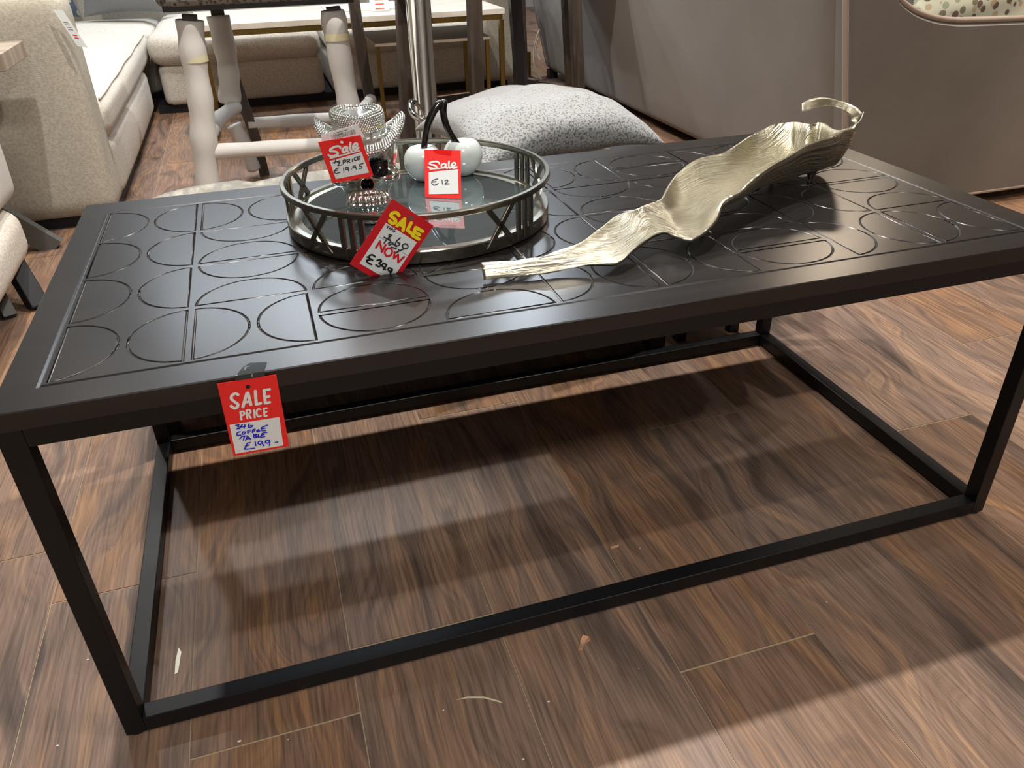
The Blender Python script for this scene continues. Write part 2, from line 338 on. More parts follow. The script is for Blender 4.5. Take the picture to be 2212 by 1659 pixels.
#@STRUCT
# ---------------------------------------------------------------- the room
X0, X1, Y0, Y1, ZC = -3.6, 6.2, -3.2, 7.6, 2.82
mb = MB().box((X0, Y0, -.12), (X1, Y1, -.0010)); fl = tag(mb.build('floor', MT['seam']), kind='structure')
fl['label'] = 'dark walnut plank floor'
pw = .205; xs = -.17
cross = {0: .228, 2: .003, 4: -.172, 5: .350, 7: .192, 9: .426, 3: .53, 1: 1.15, 6: -.62, 8: .95}
V = []; F = []; A = []
k0 = int((X0-xs)//pw); k1 = int((X1-xs)//pw)+1
for k in range(k0, k1):
    a = max(X0, xs+k*pw); b = min(X1, xs+(k+1)*pw)
    if b-a < .02: continue
    y = cross.get(k, rng.uniform(-1, .3)); 
    cuts = [y]
    while cuts[0] > Y0: cuts.insert(0, cuts[0]-1.25)
    while cuts[-1] < Y1: cuts.append(cuts[-1]+1.25)
    for c0, c1 in zip(cuts[:-1], cuts[1:]):
        c0 = max(c0, Y0); c1 = min(c1, Y1)
        if c1-c0 < .01: continue
        g = .0007; n = len(V); gy = .0014
        V += [(a+g, c0+gy, 0), (b-g, c0+gy, 0), (b-g, c1-gy, 0), (a+g, c1-gy, 0)]; V += [(x, yy, -.0009) for x, yy, _ in V[-4:]]
        F += [(n, n+1, n+2, n+3), (n, n+4, n+5, n+1), (n+1, n+5, n+6, n+2), (n+2, n+6, n+7, n+3), (n+3, n+7, n+4, n)]
        col = rng.rand(3); A += [(*col, 1)]*5
me = bpy.data.meshes.new('planks'); me.from_pydata(V, [], F)
at = me.attributes.new('plank', 'FLOAT_COLOR', 'FACE'); at.data.foreach_set('color', np.array(A, dtype=np.float32).ravel())
me.materials.append(MT['floor']); po = bpy.data.objects.new('floor_planks', me); C.objects.link(po); put(po, fl)
tag(MB().box((X0, Y0, ZC), (X1, Y1, ZC+.1)).build('ceiling', MT['ceil']), kind='structure')
tag(MB().box((X0, Y1, -.1), (X1, Y1+.1, ZC)).build('wall_back', MT['wall']), kind='structure')
tag(MB().box((X0, Y0-.1, -.1), (X1, Y0, ZC)).build('wall_front', MT['wall']), kind='structure')
tag(MB().box((X0-.1, Y0, -.1), (X0, Y1, ZC)).build('wall_left', MT['wall']), kind='structure')
tag(MB().box((X1, Y0, -.1), (X1+.1, Y1, ZC)).build('wall_right', MT['wall']), kind='structure')

#@TABLE
# ---------------------------------------------------------------- the black coffee table
TL, TR, TF, TB = -.0395, 1.2645, -.0462, .5965
b_ = .0235; UZ = .435; s = .135
ct = thing('coffee_table', ((TL+TR)/2, (TF+TB)/2, 0), 'long black coffee table with carved arcs in its top and open metal box frame', 'table')
# top: rim boards around the carved panel, one lacquered slab
top = MB()
mg = .0045                                   # border groove
px0, px1, py0, py1 = 0, 9*s, 0, 4*s
def quad(mbx, pts): mbx.add(pts, [tuple(range(len(pts)))])
# rim as ring of quads, slab sides and underside
o4 = [(TL, TF), (TR, TF), (TR, TB), (TL, TB)]; e4 = .0012
o4t = [(TL+e4, TF+e4), (TR-e4, TF+e4), (TR-e4, TB-e4), (TL+e4, TB-e4)]
i4 = [(px0-mg, py0-mg), (px1+mg, py0-mg), (px1+mg, py1+mg), (px0-mg, py1+mg)]
m4 = [(px0-mg/2, py0-mg/2), (px1+mg/2, py0-mg/2), (px1+mg/2, py1+mg/2), (px0-mg/2, py1+mg/2)]
n4 = [(px0, py0), (px1, py0), (px1, py1), (px0, py1)]
zb = TH-.020
rings = [[(x, y, zb) for x, y in o4], [(x, y, TH-e4) for x, y in o4], [(x, y, TH) for x, y in o4t], [(x, y, TH) for x, y in i4], [(x, y, TH-.0016) for x, y in m4], [(x, y, TH) for x, y in n4]]
for ra, rb in zip(rings[:-1], rings[1:]):
    for i in range(4):
        j = (i+1) % 4; quad(top, [ra[i], ra[j], rb[j], rb[i]])
quad(top, rings[0][::-1])
tabletop = top.build('tabletop', MT['table'], ct)
# carved panel, half-tile by half-tile
ROWS = ['VVTVVVTVV', 'VHVHVHHVH', 'VHHVVHHVH', 'VVTHVVTVV']   # back row first
pan = MB()
def half(origin, ux, uy):
    """half tile: flat side of the D along v=0, from u=-h to h, v up to h"""
    h = s/2; e = .0030; gw = .0030; gd = .0015
    def W(u, v, z=0): return (origin[0]+ux[0]*u+uy[0]*v, origin[1]+ux[1]*u+uy[1]*v, TH+z)
    N = 36
    def loop(off):
        rr = h-e-off; c = e+off; L = []
        # arc centre kept at (0,e)
        R = h-2*e-off; 
        ths = [PI*k/N for k in range(N+1)]
        pts = []
        for th in ths:
            x = (h-e-off)*math.cos(th); y = e+(h-2*e-off)*math.sin(th)
            pts.append((x, max(y, c)))
        return pts
    OF = [(0, 0), (.00045, -.00018), (.00095, -gd*.85), (.0017, -gd), (.0024, -gd*.85), (.0029, -.00018), (.00335, 0)]
    LS_ = [loop(o_) for o_, _ in OF]; L0, L2 = LS_[0], LS_[-1]
    # groove
    for La, Lb, za, zb2 in [(LS_[i], LS_[i+1], OF[i][1], OF[i+1][1]) for i in range(len(OF)-1)]:
        n = len(La)
        for k in range(n):
            j = (k+1) % n
            pan.add([W(*La[k], za), W(*La[j], za), W(*Lb[j], zb2), W(*Lb[k], zb2)], [(0, 1, 2, 3)])
    pan.add([W(*p) for p in L2], [tuple(range(len(L2)))])
    # outside, arc side: project radially on the rectangle
    def border(x, y):
        dx, dy = x, y-e
        t = 1e9
        if abs(dx) > 1e-9: t = min(t, h/abs(dx))
        if dy > 1e-9: t = min(t, (h-e)/dy)
        return (dx*t, e+dy*t)
    prev = None
    for k in range(N):
        p, q = L0[k], L0[k+1]; bp, bq = border(*p), border(*q)
        pts = [p, bp]
        for cx in (h, -h):
            if (abs(bp[0]-cx) < 1e-6 and abs(bq[1]-h) < 1e-6 and abs(bq[0]-cx) > 1e-6) or (abs(bq[0]-cx) < 1e-6 and abs(bp[1]-h) < 1e-6 and abs(bp[0]-cx) > 1e-6):
                pts.append((cx, h))
        pts += [bq, q]
        pan.add([W(*a) for a in pts], [tuple(range(len(pts)))])
    a, b2 = L0[0], L0[-1]
    pan.add([W(*a), W(h, e), W(h, 0), W(a[0], 0)], [(0, 1, 2, 3)])
    pan.add([W(*b2), W(-h, e), W(-h, 0), W(b2[0], 0)], [(0, 1, 2, 3)])
    pan.add([W(*a), W(a[0], 0), W(b2[0], 0), W(*b2)], [(0, 1, 2, 3)])
for rr, row in enumerate(ROWS):
    for cc, ch in enumerate(row):
        x0 = cc*s; y0 = (3-rr)*s; cx = x0+s/2; cy = y0+s/2
        if ch == 'V': half((x0, cy), (0, 1), (1, 0)); half((x0+s, cy), (0, 1), (-1, 0))
        elif ch == 'H': half((cx, y0), (1, 0), (0, 1)); half((cx, y0+s), (1, 0), (0, -1))
        elif ch == 'T': half((cx, cy), (1, 0), (0, 1)); half((cx, cy), (1, 0), (0, -1))
panel = pan.build('carved_panel', MT['table'], tabletop)
panel.data.materials.append(mat('groove_glint', s2l(92, 90, 88), .32))  # paler groove floors: bright glints along the lines painted into the colour
for q_ in panel.data.polygons:
    if len(q_.vertices) == 4 and max(panel.data.vertices[i_].co.z for i_ in q_.vertices) < TH-.0011: q_.material_index = 1
bm = bmesh.new(); bm.from_mesh(panel.data); bmesh.ops.remove_doubles(bm, verts=bm.verts, dist=2e-6); bm.to_mesh(panel.data); bm.free()
panel.data.polygons.foreach_set('use_smooth', [len(q_.vertices) == 4 and min(panel.data.vertices[i_].co.z for i_ in q_.vertices) < -1e9 or abs(q_.normal.z) < .9995 for q_ in panel.data.polygons])
tag(panel, 'panel of carved half circles')
# frame
def frame_bar(name, p, q, parent=ct):
    return MB().bar(p, q, b_, b_).build(name, MT['black'], parent, bevel=.0012, bseg=2)
hx = b_/2
LX = (TL+hx+.0005, TR-hx-.0005); LY = (TF+hx+.0005, TB-hx-.0005)
for x in LX:
    for y in LY:
        frame_bar('leg', (x, y, .004), (x, y, zb))
        MB().lathe([(0, 0), (.0105, 0), (.0115, .002), (.0115, .0045), (0, .0045)], (x, y, 0), 24).build('foot', MT['foot'], ct, angle=.6)
zu = UZ+hx-.001; zl = .004+hx
for zz, nm in ((zu, 'upper_rail'), (zl, 'lower_rail')):
    for y in LY: frame_bar(nm, (LX[0]+hx, y, zz), (LX[1]-hx, y, zz))
    for x in LX: frame_bar(nm, (x, LY[0]+hx, zz), (x, LY[1]-hx, zz))

#@TAGS
# ---------------------------------------------------------------- price tags
def strokes_mesh(strokes, width, to_uv, P, eps, disc=8):
    """polylines drawn with a round pen, laid on the tag surface P(u,v)->(point, normal)"""
    m = MB(); lift = 0
    for st in strokes:
        pts = [to_uv(*p) for p in st]
        if len(pts) > 2:
            sp = smoothpath([(a, b, 0) for a, b in pts], 5); pts = [(p.x, p.y) for p in sp]
        for i, (a, b) in enumerate(pts):
            ring = [(a+width/2*math.cos(2*PI*k/disc), b+width/2*math.sin(2*PI*k/disc)) for k in range(disc)]
            vv = []; lift += 1.2e-6
            for q in ring:
                p, n = P(*q); vv.append(p+n*(eps+lift))
            m.add(vv, [tuple(range(disc))])
            if i+1 < len(pts):
                c, d = pts[i+1]; L = math.hypot(c-a, d-b)
                if L < 1e-7: continue
                nx, ny = -(d-b)/L*width/2, (c-a)/L*width/2
                vv = []
                for q in ((a+nx, b+ny), (a-nx, b-ny), (c-nx, d-ny), (c+nx, d+ny)):
                    p, n = P(*q); vv.append(p+n*(eps+lift+6e-7))
                m.add(vv, [(0, 1, 2, 3)])
    return m
def sheet(uv_quad, P, nu=10, nv=14, eps=0, thick=0):
    """patch with corners TL,TR,BR,BL given in uv"""
    tl, tr, br, bl = uv_quad; m = MB(); V = []; Vb = []
    for j in range(nv+1):
        for i in range(nu+1):
            s_, t_ = i/nu, j/nv
            a = [tl[k]*(1-s_)*(1-t_)+tr[k]*s_*(1-t_)+br[k]*s_*t_+bl[k]*(1-s_)*t_ for k in (0, 1)]
            p, n = P(*a); V.append(p+n*eps); Vb.append(p+n*(eps-thick))
    k = len(V); F = []
    for j in range(nv):
        for i in range(nu):
            q = j*(nu+1)+i; F.append((q, q+1, q+nu+2, q+nu+1))
            if thick: F.append((k+q, k+q+nu+1, k+q+nu+2, k+q+1))
    if thick:
        for i in range(nu): F.append((i, k+i, k+i+1, i+1)); q = nv*(nu+1)+i; F.append((q, q+1, k+q+1, k+q))
        for j in range(nv): q = j*(nu+1); F.append((q, q+nu+1, k+q+nu+1, k+q)); q += nu; F.append((q, k+q, k+q+nu+1, q+nu+1))
    m.add(V, F if thick else [f_ for f_ in F]); 
    if thick: m.v += [tuple(p) for p in Vb]
    return m
def plane_P(TLw, TRw, BLw):
    """u,v in 0..1 (v down) -> world"""
    TLw, TRw, BLw = map(Vector, (TLw, TRw, BLw)); a = TRw-TLw; b = BLw-TLw; n = b.cross(a).normalized()*-1
    if n.y > 0: n = -n
    la, lb = a.length, b.length; a = a/la; b = b/lb
    return (lambda u_, v_: (TLw+a*u_+b*v_, n)), la, lb
def px_to_uv(TLp, TRp, BLp, la, lb):
    ax, ay = TRp[0]-TLp[0], TRp[1]-TLp[1]; bx, by = BLp[0]-TLp[0], BLp[1]-TLp[1]; det = ax*by-ay*bx
    def g(x, y):
        dx, dy = x-TLp[0], y-TLp[1]
        return ((dx*by-dy*bx)/det*la, (ax*dy-ay*dx)/det*lb)
    return g
SALE_SCRIPT = [[(652, 825), (640, 800), (600, 797), (545, 818), (505, 850), (515, 872), (570, 872), (612, 888), (612, 915), (565, 938), (515, 940), (482, 928)],
               [(752, 806), (722, 806), (690, 835), (685, 872), (705, 884), (738, 858), (754, 812)], [(754, 812), (752, 860), (772, 878)],
               [(800, 742), (796, 800), (802, 850), (818, 862)],
               [(838, 815), (868, 808), (898, 778), (895, 752), (870, 750), (842, 785), (838, 830), (862, 850), (905, 828), (918, 812)]]
def pricetag(name, W3, quad_px, label, colour='red', curl=None):
    TLw, TRw, BLw = W3
    P, la, lb = plane_P(TLw, TRw, BLw)
    if curl:
        P0 = P
        def P(u_, v_):
            p, n = P0(u_, v_); d = curl[0]-p.z
            if d <= 0: return p, n
            rr = curl[1]; a = min(d/rr, PI/2); q = p.copy(); q.z = curl[0]-rr*math.sin(a); q.y = p.y+rr*(1-math.cos(a))+max(0, d-rr*PI/2)
            nn = Vector((0, -math.cos(a), -math.sin(a)))
            return q, (n*max(0, 1-a)+nn*min(1, a)).normalized()
    g = px_to_uv(*quad_px, la, lb)
    t = thing(name, P(la/2, lb/2)[0], label, 'price tag')
    sheet(((0, 0), (la, 0), (la, lb), (0, lb)), P, 14, 30, 0, .0005).build('card', MT[colour], t, smooth=True, angle=.6)
    return t, P, g, la, lb
def disc_mesh(uv, rad, P, eps, n=20):
    vv = []
    for k in range(n):
        p, nn = P(uv[0]+rad*math.cos(2*PI*k/n), uv[1]+rad*math.sin(2*PI*k/n)); vv.append(p+nn*eps)
    return MB().add(vv, [tuple(range(n))])

# (a) SALE PRICE tag hanging from the table edge
t4, P4, g4, la, lb = pricetag('sale_tag', ((.1636, -.0485, .4705), (.2200, -.0485, .4700), (.1620, -.0485, .3830)), ((280, 470), (1170, 345), (515, 1575)),
    'red SALE PRICE tag with blue handwriting taped to front edge of the black table')
sheet([g4(455, 1080), g4(1230, 980), g4(1305, 1430), g4(545, 1535)], P4, 2, 2, .0003).build('writing_panel', MT['paper'], t4)
big = [[(590, 630), (550, 612), (498, 640), (490, 690), (540, 735), (585, 770), (575, 815), (535, 830), (482, 795)],
       [(662, 815), (725, 605)], [(725, 605), (740, 605)], [(740, 605), (785, 785)], [(690, 745), (765, 735)],
       [(852, 580), (868, 780)], [(868, 780), (935, 765)], [(985, 570), (1008, 765)], [(985, 570), (1070, 558)], [(1000, 672), (1065, 662)], [(1008, 765), (1075, 752)]]
strokes_mesh(big, .0030, g4, P4, .0003).build('lettering_large', MT['white_print'], t4)
small = [[(640, 1005), (622, 885)], [(622, 885), (668, 885), (685, 920), (640, 948)], [(732, 990), (716, 865)], [(716, 865), (768, 862), (778, 905), (730, 922)], [(745, 925), (785, 985)],
         [(835, 862), (845, 978)], [(935, 858), (895, 850), (872, 900), (895, 962), (940, 955)], [(985, 845), (997, 965)], [(985, 845), (1030, 838)], [(992, 902), (1028, 895)], [(997, 965), (1035, 955)]]
strokes_mesh(small, .0019, g4, P4, .0003).build('lettering_small', MT['white_print'], t4)
hand = [[(550, 1090), (600, 1080), (580, 1108), (622, 1118), (610, 1138), (568, 1140)], [(655, 1075), (630, 1112), (705, 1106)], [(692, 1080), (682, 1135)], [(758, 1070), (745, 1118), (785, 1122), (818, 1100), (775, 1098)],
        [(620, 1185), (572, 1205), (575, 1240), (630, 1237)], [(665, 1190), (650, 1222), (688, 1222), (692, 1192), (665, 1190)], [(782, 1165), (737, 1178), (740, 1220)], [(737, 1200), (775, 1192)], [(852, 1153), (812, 1165), (815, 1208)], [(814, 1187), (848, 1178)],
        [(910, 1160), (880, 1175), (885, 1197), (925, 1187)], [(885, 1180), (912, 1173)], [(1048, 1100), (990, 1115), (950, 1140), (955, 1180), (1020, 1182)], [(960, 1152), (1012, 1142)],
        [(612, 1297), (650, 1260), (722, 1254)], [(685, 1258), (667, 1320)], [(700, 1322), (738, 1266), (788, 1316)], [(718, 1302), (766, 1296)], [(828, 1230), (835, 1285), (882, 1276), (848, 1256), (880, 1238), (828, 1232)], [(905, 1235), (900, 1276), (932, 1276)],
        [(1040, 1210), (965, 1222), (945, 1278), (1005, 1272)], [(955, 1250), (992, 1242)],
        [(778, 1360), (732, 1370), (712, 1420), (690, 1462), (845, 1450)], [(697, 1412), (762, 1398)], [(852, 1345), (865, 1415)], [(962, 1352), (918, 1346), (897, 1375), (930, 1395), (958, 1372)], [(968, 1352), (975, 1395), (995, 1422)],
        [(1080, 1332), (1030, 1336), (1015, 1362), (1050, 1380), (1080, 1360)], [(1082, 1332), (1088, 1385), (1080, 1418)], [(1175, 1372), (1215, 1366)]]
strokes_mesh(hand, .00125, g4, P4, .0006).build('handwriting', MT['ink_blue'], t4)
disc_mesh(g4(740, 518), .0023, P4, .0003).build('punched_hole', MT['ink_black'], t4)
# clear tape folded over the edge
tp = MB(); zt = TH+.0004
A_ = [(.181, -.0468), (.209, -.0468), (.2125, -.030), (.2125, -.0275), (.196, -.0235), (.1895, -.030)]
tp.add([(x, y, zt) for x, y in A_], [tuple(range(6))])
tp.add([(.181, -.0470, zt), (.209, -.0470, zt), (.209, -.0492, TH-.0036), (.181, -.0492, TH-.0036)], [(0, 1, 2, 3)])
tp.build('clear_tape', MT['film'], t4)

# (b) the 19.95 tag in front of the skull
q1 = ((330, 740), (945, 630), (545, 1355))
t1, P1, g1, la, lb = pricetag('sale_tag', ((0.3133, 0.2720, 0.6152), (0.3676, 0.2720, 0.6188), (0.3238, 0.2720, 0.5612)), q1,
    'red Sale tag marked half price 19.95 hanging over the silver skull')
sheet([g1(500, 1020), g1(965, 880), g1(1090, 1190), g1(595, 1290)], P1, 2, 2, .0003).build('writing_panel', MT['paper'], t1)
sheet([g1(565, 712), g1(835, 668), g1(858, 735), g1(590, 785)], P1, 2, 2, .0003).build('tape', MT['red_tape'], t1)
disc_mesh(g1(672, 737), .0019, P1, .0006).build('punched_hole', MT['paper'], t1)
strokes_mesh(SALE_SCRIPT, .0027, g1, P1, .0006).build('lettering', MT['white_print'], t1)
strokes_mesh([[(508, 975), (938, 857)]], .0018, g1, P1, .0006).build('underline', MT['white_print'], t1)
h1 = [[(588, 985), (575, 1050)], [(545, 1045), (652, 1008)], [(610, 1040), (650, 1028), (640, 1052), (618, 1082), (682, 1072)], [(700, 1062), (695, 1005)], [(695, 1005), (735, 998), (738, 1022), (700, 1032)],
      [(760, 1045), (755, 992)], [(755, 992), (792, 988), (788, 1010), (762, 1018), (800, 1035)], [(830, 985), (835, 1025)], [(905, 950), (868, 965), (862, 998), (895, 1000)], [(948, 940), (908, 955), (910, 995), (945, 986)], [(905, 976), (938, 965)],
      [(640, 1120), (597, 1135), (570, 1178), (598, 1203), (650, 1186)], [(575, 1166), (625, 1150)], [(705, 1120), (712, 1180)], [(775, 1110), (742, 1112), (737, 1138), (770, 1138), (775, 1112)], [(775, 1112), (782, 1168)], [(820, 1132), (826, 1134)],
      [(880, 1085), (848, 1090), (845, 1114), (878, 1110), (880, 1087)], [(880, 1087), (897, 1142)], [(1000, 1048), (948, 1064), (945, 1088), (975, 1094), (975, 1120), (938, 1127)]]
strokes_mesh(h1, .0011, g1, P1, .0006).build('handwriting', MT['ink'], t1)
# white barcode swing label behind it, held by a gold thread
TLl, TRl, BLl = ((0.3183, 0.2770, 0.6223), (0.3657, 0.2770, 0.6318), (0.3200, 0.2770, 0.6142))
PL, la, lb = plane_P(TLl, TRl, BLl); gl = px_to_uv((365, 640), (910, 470), (400, 735), la, lb)
lab = thing('barcode_label', PL(la/2, lb/2)[0], 'small white barcode label tucked behind the red tag on the skull hat', 'label')
sheet([gl(365, 640), gl(910, 470), gl(1030, 665), gl(400, 840)], PL, 3, 3, 0, .0004).build('card', MT['paper'], lab)
bars = MB(); xx = 0
while xx < 1:
    w_ = random.choice((.008, .014, .02)); a = (520+360*xx, 640-96*xx); c = (535+360*xx, 712-96*xx)
    q = [gl(a[0], a[1]), gl(a[0]+360*w_, a[1]-96*w_), gl(c[0]+360*w_, c[1]-96*w_), gl(*c)]
    vv = [PL(*z)[0]+PL(*z)[1]*.0003 for z in q]; bars.add(vv, [(0, 1, 2, 3)]); xx += w_+random.choice((.015, .025, .035))
bars.build('barcode', MT['ink_black'], lab)
tx = [[(560+random.uniform(0, 20), 612-k*2), (760, 555)] for k in (0,)] + [[(600, 640), (690, 612)]]
strokes_mesh(tx, .0006, gl, PL, .0003).build('printed_lines', MT['ink'], lab)

# (c) the 12 tag on the cherries
q2 = ((1160, 470), (1405, 488), (1165, 805))
t2, P2, g2, la, lb = pricetag('sale_tag', ((.4790, .4300, .5515), (.5290, .4030, .5515), (.4663, .3890, .4907)), q2,
    'red Sale tag marked 12 stuck on the white cherry ornament')
sheet([g2(1190, 632), g2(1388, 617), g2(1392, 788), g2(1192, 785)], P2, 2, 2, .0003).build('writing_panel', MT['paper'], t2)
sheet([g2(1215, 474), g2(1345, 484), g2(1342, 522), g2(1240, 500)], P2, 2, 2, .0003).build('tape', MT['red_tape'], t2)
sc = lambda p: (1190+(p[0]-490)*.445, 590+(p[1]-912)*.38+(p[0]-490)*.118)
strokes_mesh([[sc(p) for p in st] for st in SALE_SCRIPT], .0027, g2, P2, .0006).build('lettering', MT['white_print'], t2)
strokes_mesh([[(1198, 612), (1378, 604)]], .0016, g2, P2, .0006).build('underline', MT['white_print'], t2)
h2 = [[(1252, 680), (1218, 690), (1211, 710), (1230, 723), (1256, 712)], [(1212, 702), (1240, 698)], [(1281, 690), (1284, 718)], [(1300, 696), (1318, 690), (1318, 703), (1300, 718), (1329, 717)]]
strokes_mesh(h2, .0013, g2, P2, .0006).build('handwriting', MT['ink'], t2)

# (d) SALE WAS NOW tag leaning on the tray
q3 = ((795, 215), (1455, 650), (105, 1250))
t3, P3, g3, la, lb = pricetag('sale_tag', ((.3828, .1535, .5695), (.4300, .1525, .5300), (.3222, .1525, .4950)), q3,
    'tilted crimson SALE tag with yellow letters and NOW price leaning on the round tray', 'red_dark', curl=(TH+.0045, .008))
pn = [g3(690, 590), g3(1185, 915), g3(760, 1560), g3(262, 1240)]
sheet(pn, P3, 10, 20, .0003).build('writing_panel', MT['paper'], t3, smooth=True)
L3 = [[(895, 475), (860, 435), (800, 435), (765, 475), (800, 510), (835, 545), (840, 585), (790, 600), (745, 560)],
      [(865, 640), (985, 530)], [(985, 530), (960, 715)], [(920, 620), (965, 650)],
      [(1090, 595), (1030, 710)], [(1030, 710), (1085, 760)],
      [(1165, 670), (1110, 800)], [(1165, 670), (1275, 735)], [(1135, 738), (1225, 790)], [(1110, 800), (1215, 860)]]
strokes_mesh(L3, .0042, g3, P3, .0006, 10).build('lettering_yellow', MT['yellow'], t3)
WAS = [[(705, 625), (712, 672), (735, 640), (742, 690), (768, 655)], [(758, 705), (792, 668)], [(792, 668), (790, 722)], [(770, 690), (790, 702)], [(842, 700), (820, 690), (812, 710), (830, 722), (822, 742), (800, 730)]]
strokes_mesh(WAS, .0010, g3, P3, .0006).build('lettering_was', MT['ink_black'], t3)
NOW = [[(525, 990), (590, 885)], [(590, 885), (620, 1060)], [(620, 1060), (680, 945)], [(700, 1005), (665, 1060), (690, 1125), (755, 1120), (785, 1060), (760, 1005), (700, 1005)],
       [(825, 1065), (810, 1170)], [(810, 1170), (880, 1110)], [(880, 1110), (880, 1240)], [(880, 1240), (975, 1150)]]
strokes_mesh(NOW, .0026, g3, P3, .0006).build('lettering_red', MT['red_print'], t3)
for a_, b2_ in (((585, 812), (690, 882)), ((940, 1068), (1040, 1135))): strokes_mesh([[a_, b2_]], .00035, g3, P3, .0006).build('rule_line', MT['ink'], t3)
h3 = [[(775, 790), (740, 780), (735, 805), (760, 812), (725, 830), (715, 850), (750, 852)], [(655, 815), (760, 880)], [(700, 850), (655, 915)], [(720, 920), (770, 900), (800, 915)], [(730, 950), (790, 930), (850, 975)], [(770, 980), (850, 1010)],
      [(915, 835), (870, 870), (838, 915), (850, 960), (890, 955), (905, 925), (870, 905)], [(985, 930), (950, 955), (965, 1000), (1020, 1005), (1040, 975), (1020, 940), (985, 930)], [(880, 1020), (910, 1040), (965, 1015)], [(905, 1040), (845, 1075)]]
strokes_mesh(h3, .0016, g3, P3, .0009).build('handwriting_grey', MT['ink'], t3)
h4 = [[(510, 1130), (455, 1100), (410, 1130), (430, 1180), (370, 1190), (400, 1235), (450, 1262)], [(385, 1135), (470, 1190)], [(540, 1195), (590, 1185), (610, 1215), (570, 1240), (600, 1270), (570, 1300), (520, 1270)],
      [(690, 1270), (640, 1250), (620, 1290), (660, 1315), (690, 1280)], [(690, 1280), (640, 1350)], [(668, 1350), (674, 1354)], [(780, 1350), (730, 1325), (715, 1355), (750, 1385), (785, 1360)], [(785, 1360), (750, 1420)]]
strokes_mesh(h4, .0021, g3, P3, .0009).build('handwriting_black', MT['ink_black'], t3)
disc_mesh(g3(1085, 520), .0030, P3, .0003).build('punched_hole', MT['nickel'], t3)

#@TRAY
# ---------------------------------------------------------------- round tray
TC = (.450, .353); TZ = TH+.0008
tr = thing('round_tray', (TC[0], TC[1], TH), 'round antique silver tray with mirror base and openwork gallery rail', 'tray')
MB().lathe([(.170, .002), (.190, .002), (.1905, .0175), (.1895, .019), (.1815, .019), (.1805, .0165), (.170, .0155)], (*TC, TZ), 128, closed=True).build('base_ring', MT['nickel'], tr, angle=.6)
MB().lathe([(.1712, .0060), (.181, .0060), (.181, .0145), (.0005, .0145)], (*TC, TZ), 128).build('mirror', MT['mirror'], tr, angle=.5)
MB().lathe([(.186, .0588), (.1915, .0588), (.1925, .0598), (.1925, .0655), (.1915, .0668), (.1865, .0668), (.1855, .0655), (.1855, .0598)], (*TC, TZ), 128, closed=True).build('top_ring', MT['nickel'], tr, angle=.6)
def tray_bar(a0, a1, z0, z1, wd=.0078, rr=.1895):
    p = (TC[0]+rr*math.cos(a0), TC[1]+rr*math.sin(a0), TZ+z0); q = (TC[0]+rr*math.cos(a1), TC[1]+rr*math.sin(a1), TZ+z1)
    am = (a0+a1)/2
    return MB().bar(p, q, wd, .0042, up=(math.cos(am), math.sin(am), 0))
D2 = PI/180
for a in (214.5, 293.2, 3.5, 76, 147):
    hw = 6.8*D2; a *= D2; x = MB()
    x1 = tray_bar(a-hw, a+hw, .006, .062); x2 = tray_bar(a+hw, a-hw, .006, .062)
    x.add(x1.v, x1.f); x.add(x2.v, x2.f); x.build('cross_brace', MT['nickel'], tr, bevel=.0006, bseg=1)
for a in (232.5, 307.3, 18.5, 91, 163):
    for da in (-4.3, 0, 4.3):
        t = (a+da)*D2; tray_bar(t, t, .006, .062).build('upright', MT['nickel'], tr, bevel=.0006, bseg=1)
for a in (20, 140, 260):
    t = a*D2; MB().lathe([(0, 0), (.007, 0), (.007, .0024), (0, .0024)], (TC[0]+.178*math.cos(t), TC[1]+.178*math.sin(t), TH), 16).build('pad', MT['foot'], tr)

#@SKULL
# ---------------------------------------------------------------- silver skull with a jewelled hat
GZ = TZ+.0147
SK = (.3765, .345, GZ); SYAW = -.10
sk = thing('skull_ornament', SK, 'mirror-silver skull ornament wearing a rhinestone cowboy hat, on the tray', 'ornament')
def ell(P, c, r): 
    q = (P-np.array(c))/np.array(r); k = np.linalg.norm(q, axis=1); return (k-1)*min(r)
def smin(a, b, k): h = np.clip(.5+.5*(b-a)/k, 0, 1); return b*(1-h)+a*h-k*h*(1-h)
def smax(a, b, k): return -smin(-a, -b, k)
SOCK = ((.0200, -.058, .0795), (.0172, .026, .0165)); NOSE = ((.0030, -.060, .0575), (.0054, .018, .0078))
def skull_sdf(P):
    Q = P.copy(); Q[:, 0] = np.abs(Q[:, 0])
    d = ell(P, (0, .010, .088), (.0475, .056, .038))
    d = smin(d, ell(P, (0, -.014, .062), (.040, .037, .046)), .012)
    d = smin(d, ell(P, (0, -.020, .020), (.033, .031, .0205)), .010)
    d = smin(d, ell(Q, (.035, -.028, .062), (.0115, .020, .0095)), .007)          # cheekbones
    d = smin(d, ell(Q, (.020, -.046, .0985), (.020, .009, .0065)), .006)          # brow
    d = smin(d, ell(P, (0, -.042, .034), (.0295, .0175, .0135)), .005)            # teeth
    d = smin(d, ell(P, (0, -.044, .009), (.021, .010, .009)), .006)               # chin
    d = smax(d, -ell(Q, *SOCK), .003)                                             # eye sockets
    d = smax(d, -ell(Q, *NOSE), .002)                                             # nose
    d = smax(d, -ell(Q, (.043, -.022, .036), (.0125, .022, .0145)), .005)         # hollows under the cheeks
    d = smax(d, -ell(Q, (.056, -.030, .080), (.009, .018, .012)), .006)           # temples
    front = np.exp(-((P[:, 2]-.0345)/.0105)**2)*np.exp(-(np.clip(np.abs(P[:, 0])-.027, 0, 1)/.003)**2)*(P[:, 1] < -.02)
    ang = np.arctan2(P[:, 0], -(P[:, 1]+.020))
    col = np.abs(np.sin(ang*11.5)); d = d-.0026*front*(col**.5)+.0020*front       # teeth rows
    d = d+.0034*np.exp(-((P[:, 2]-.0335)/.0011)**2)*front                          # mouth line
    return d
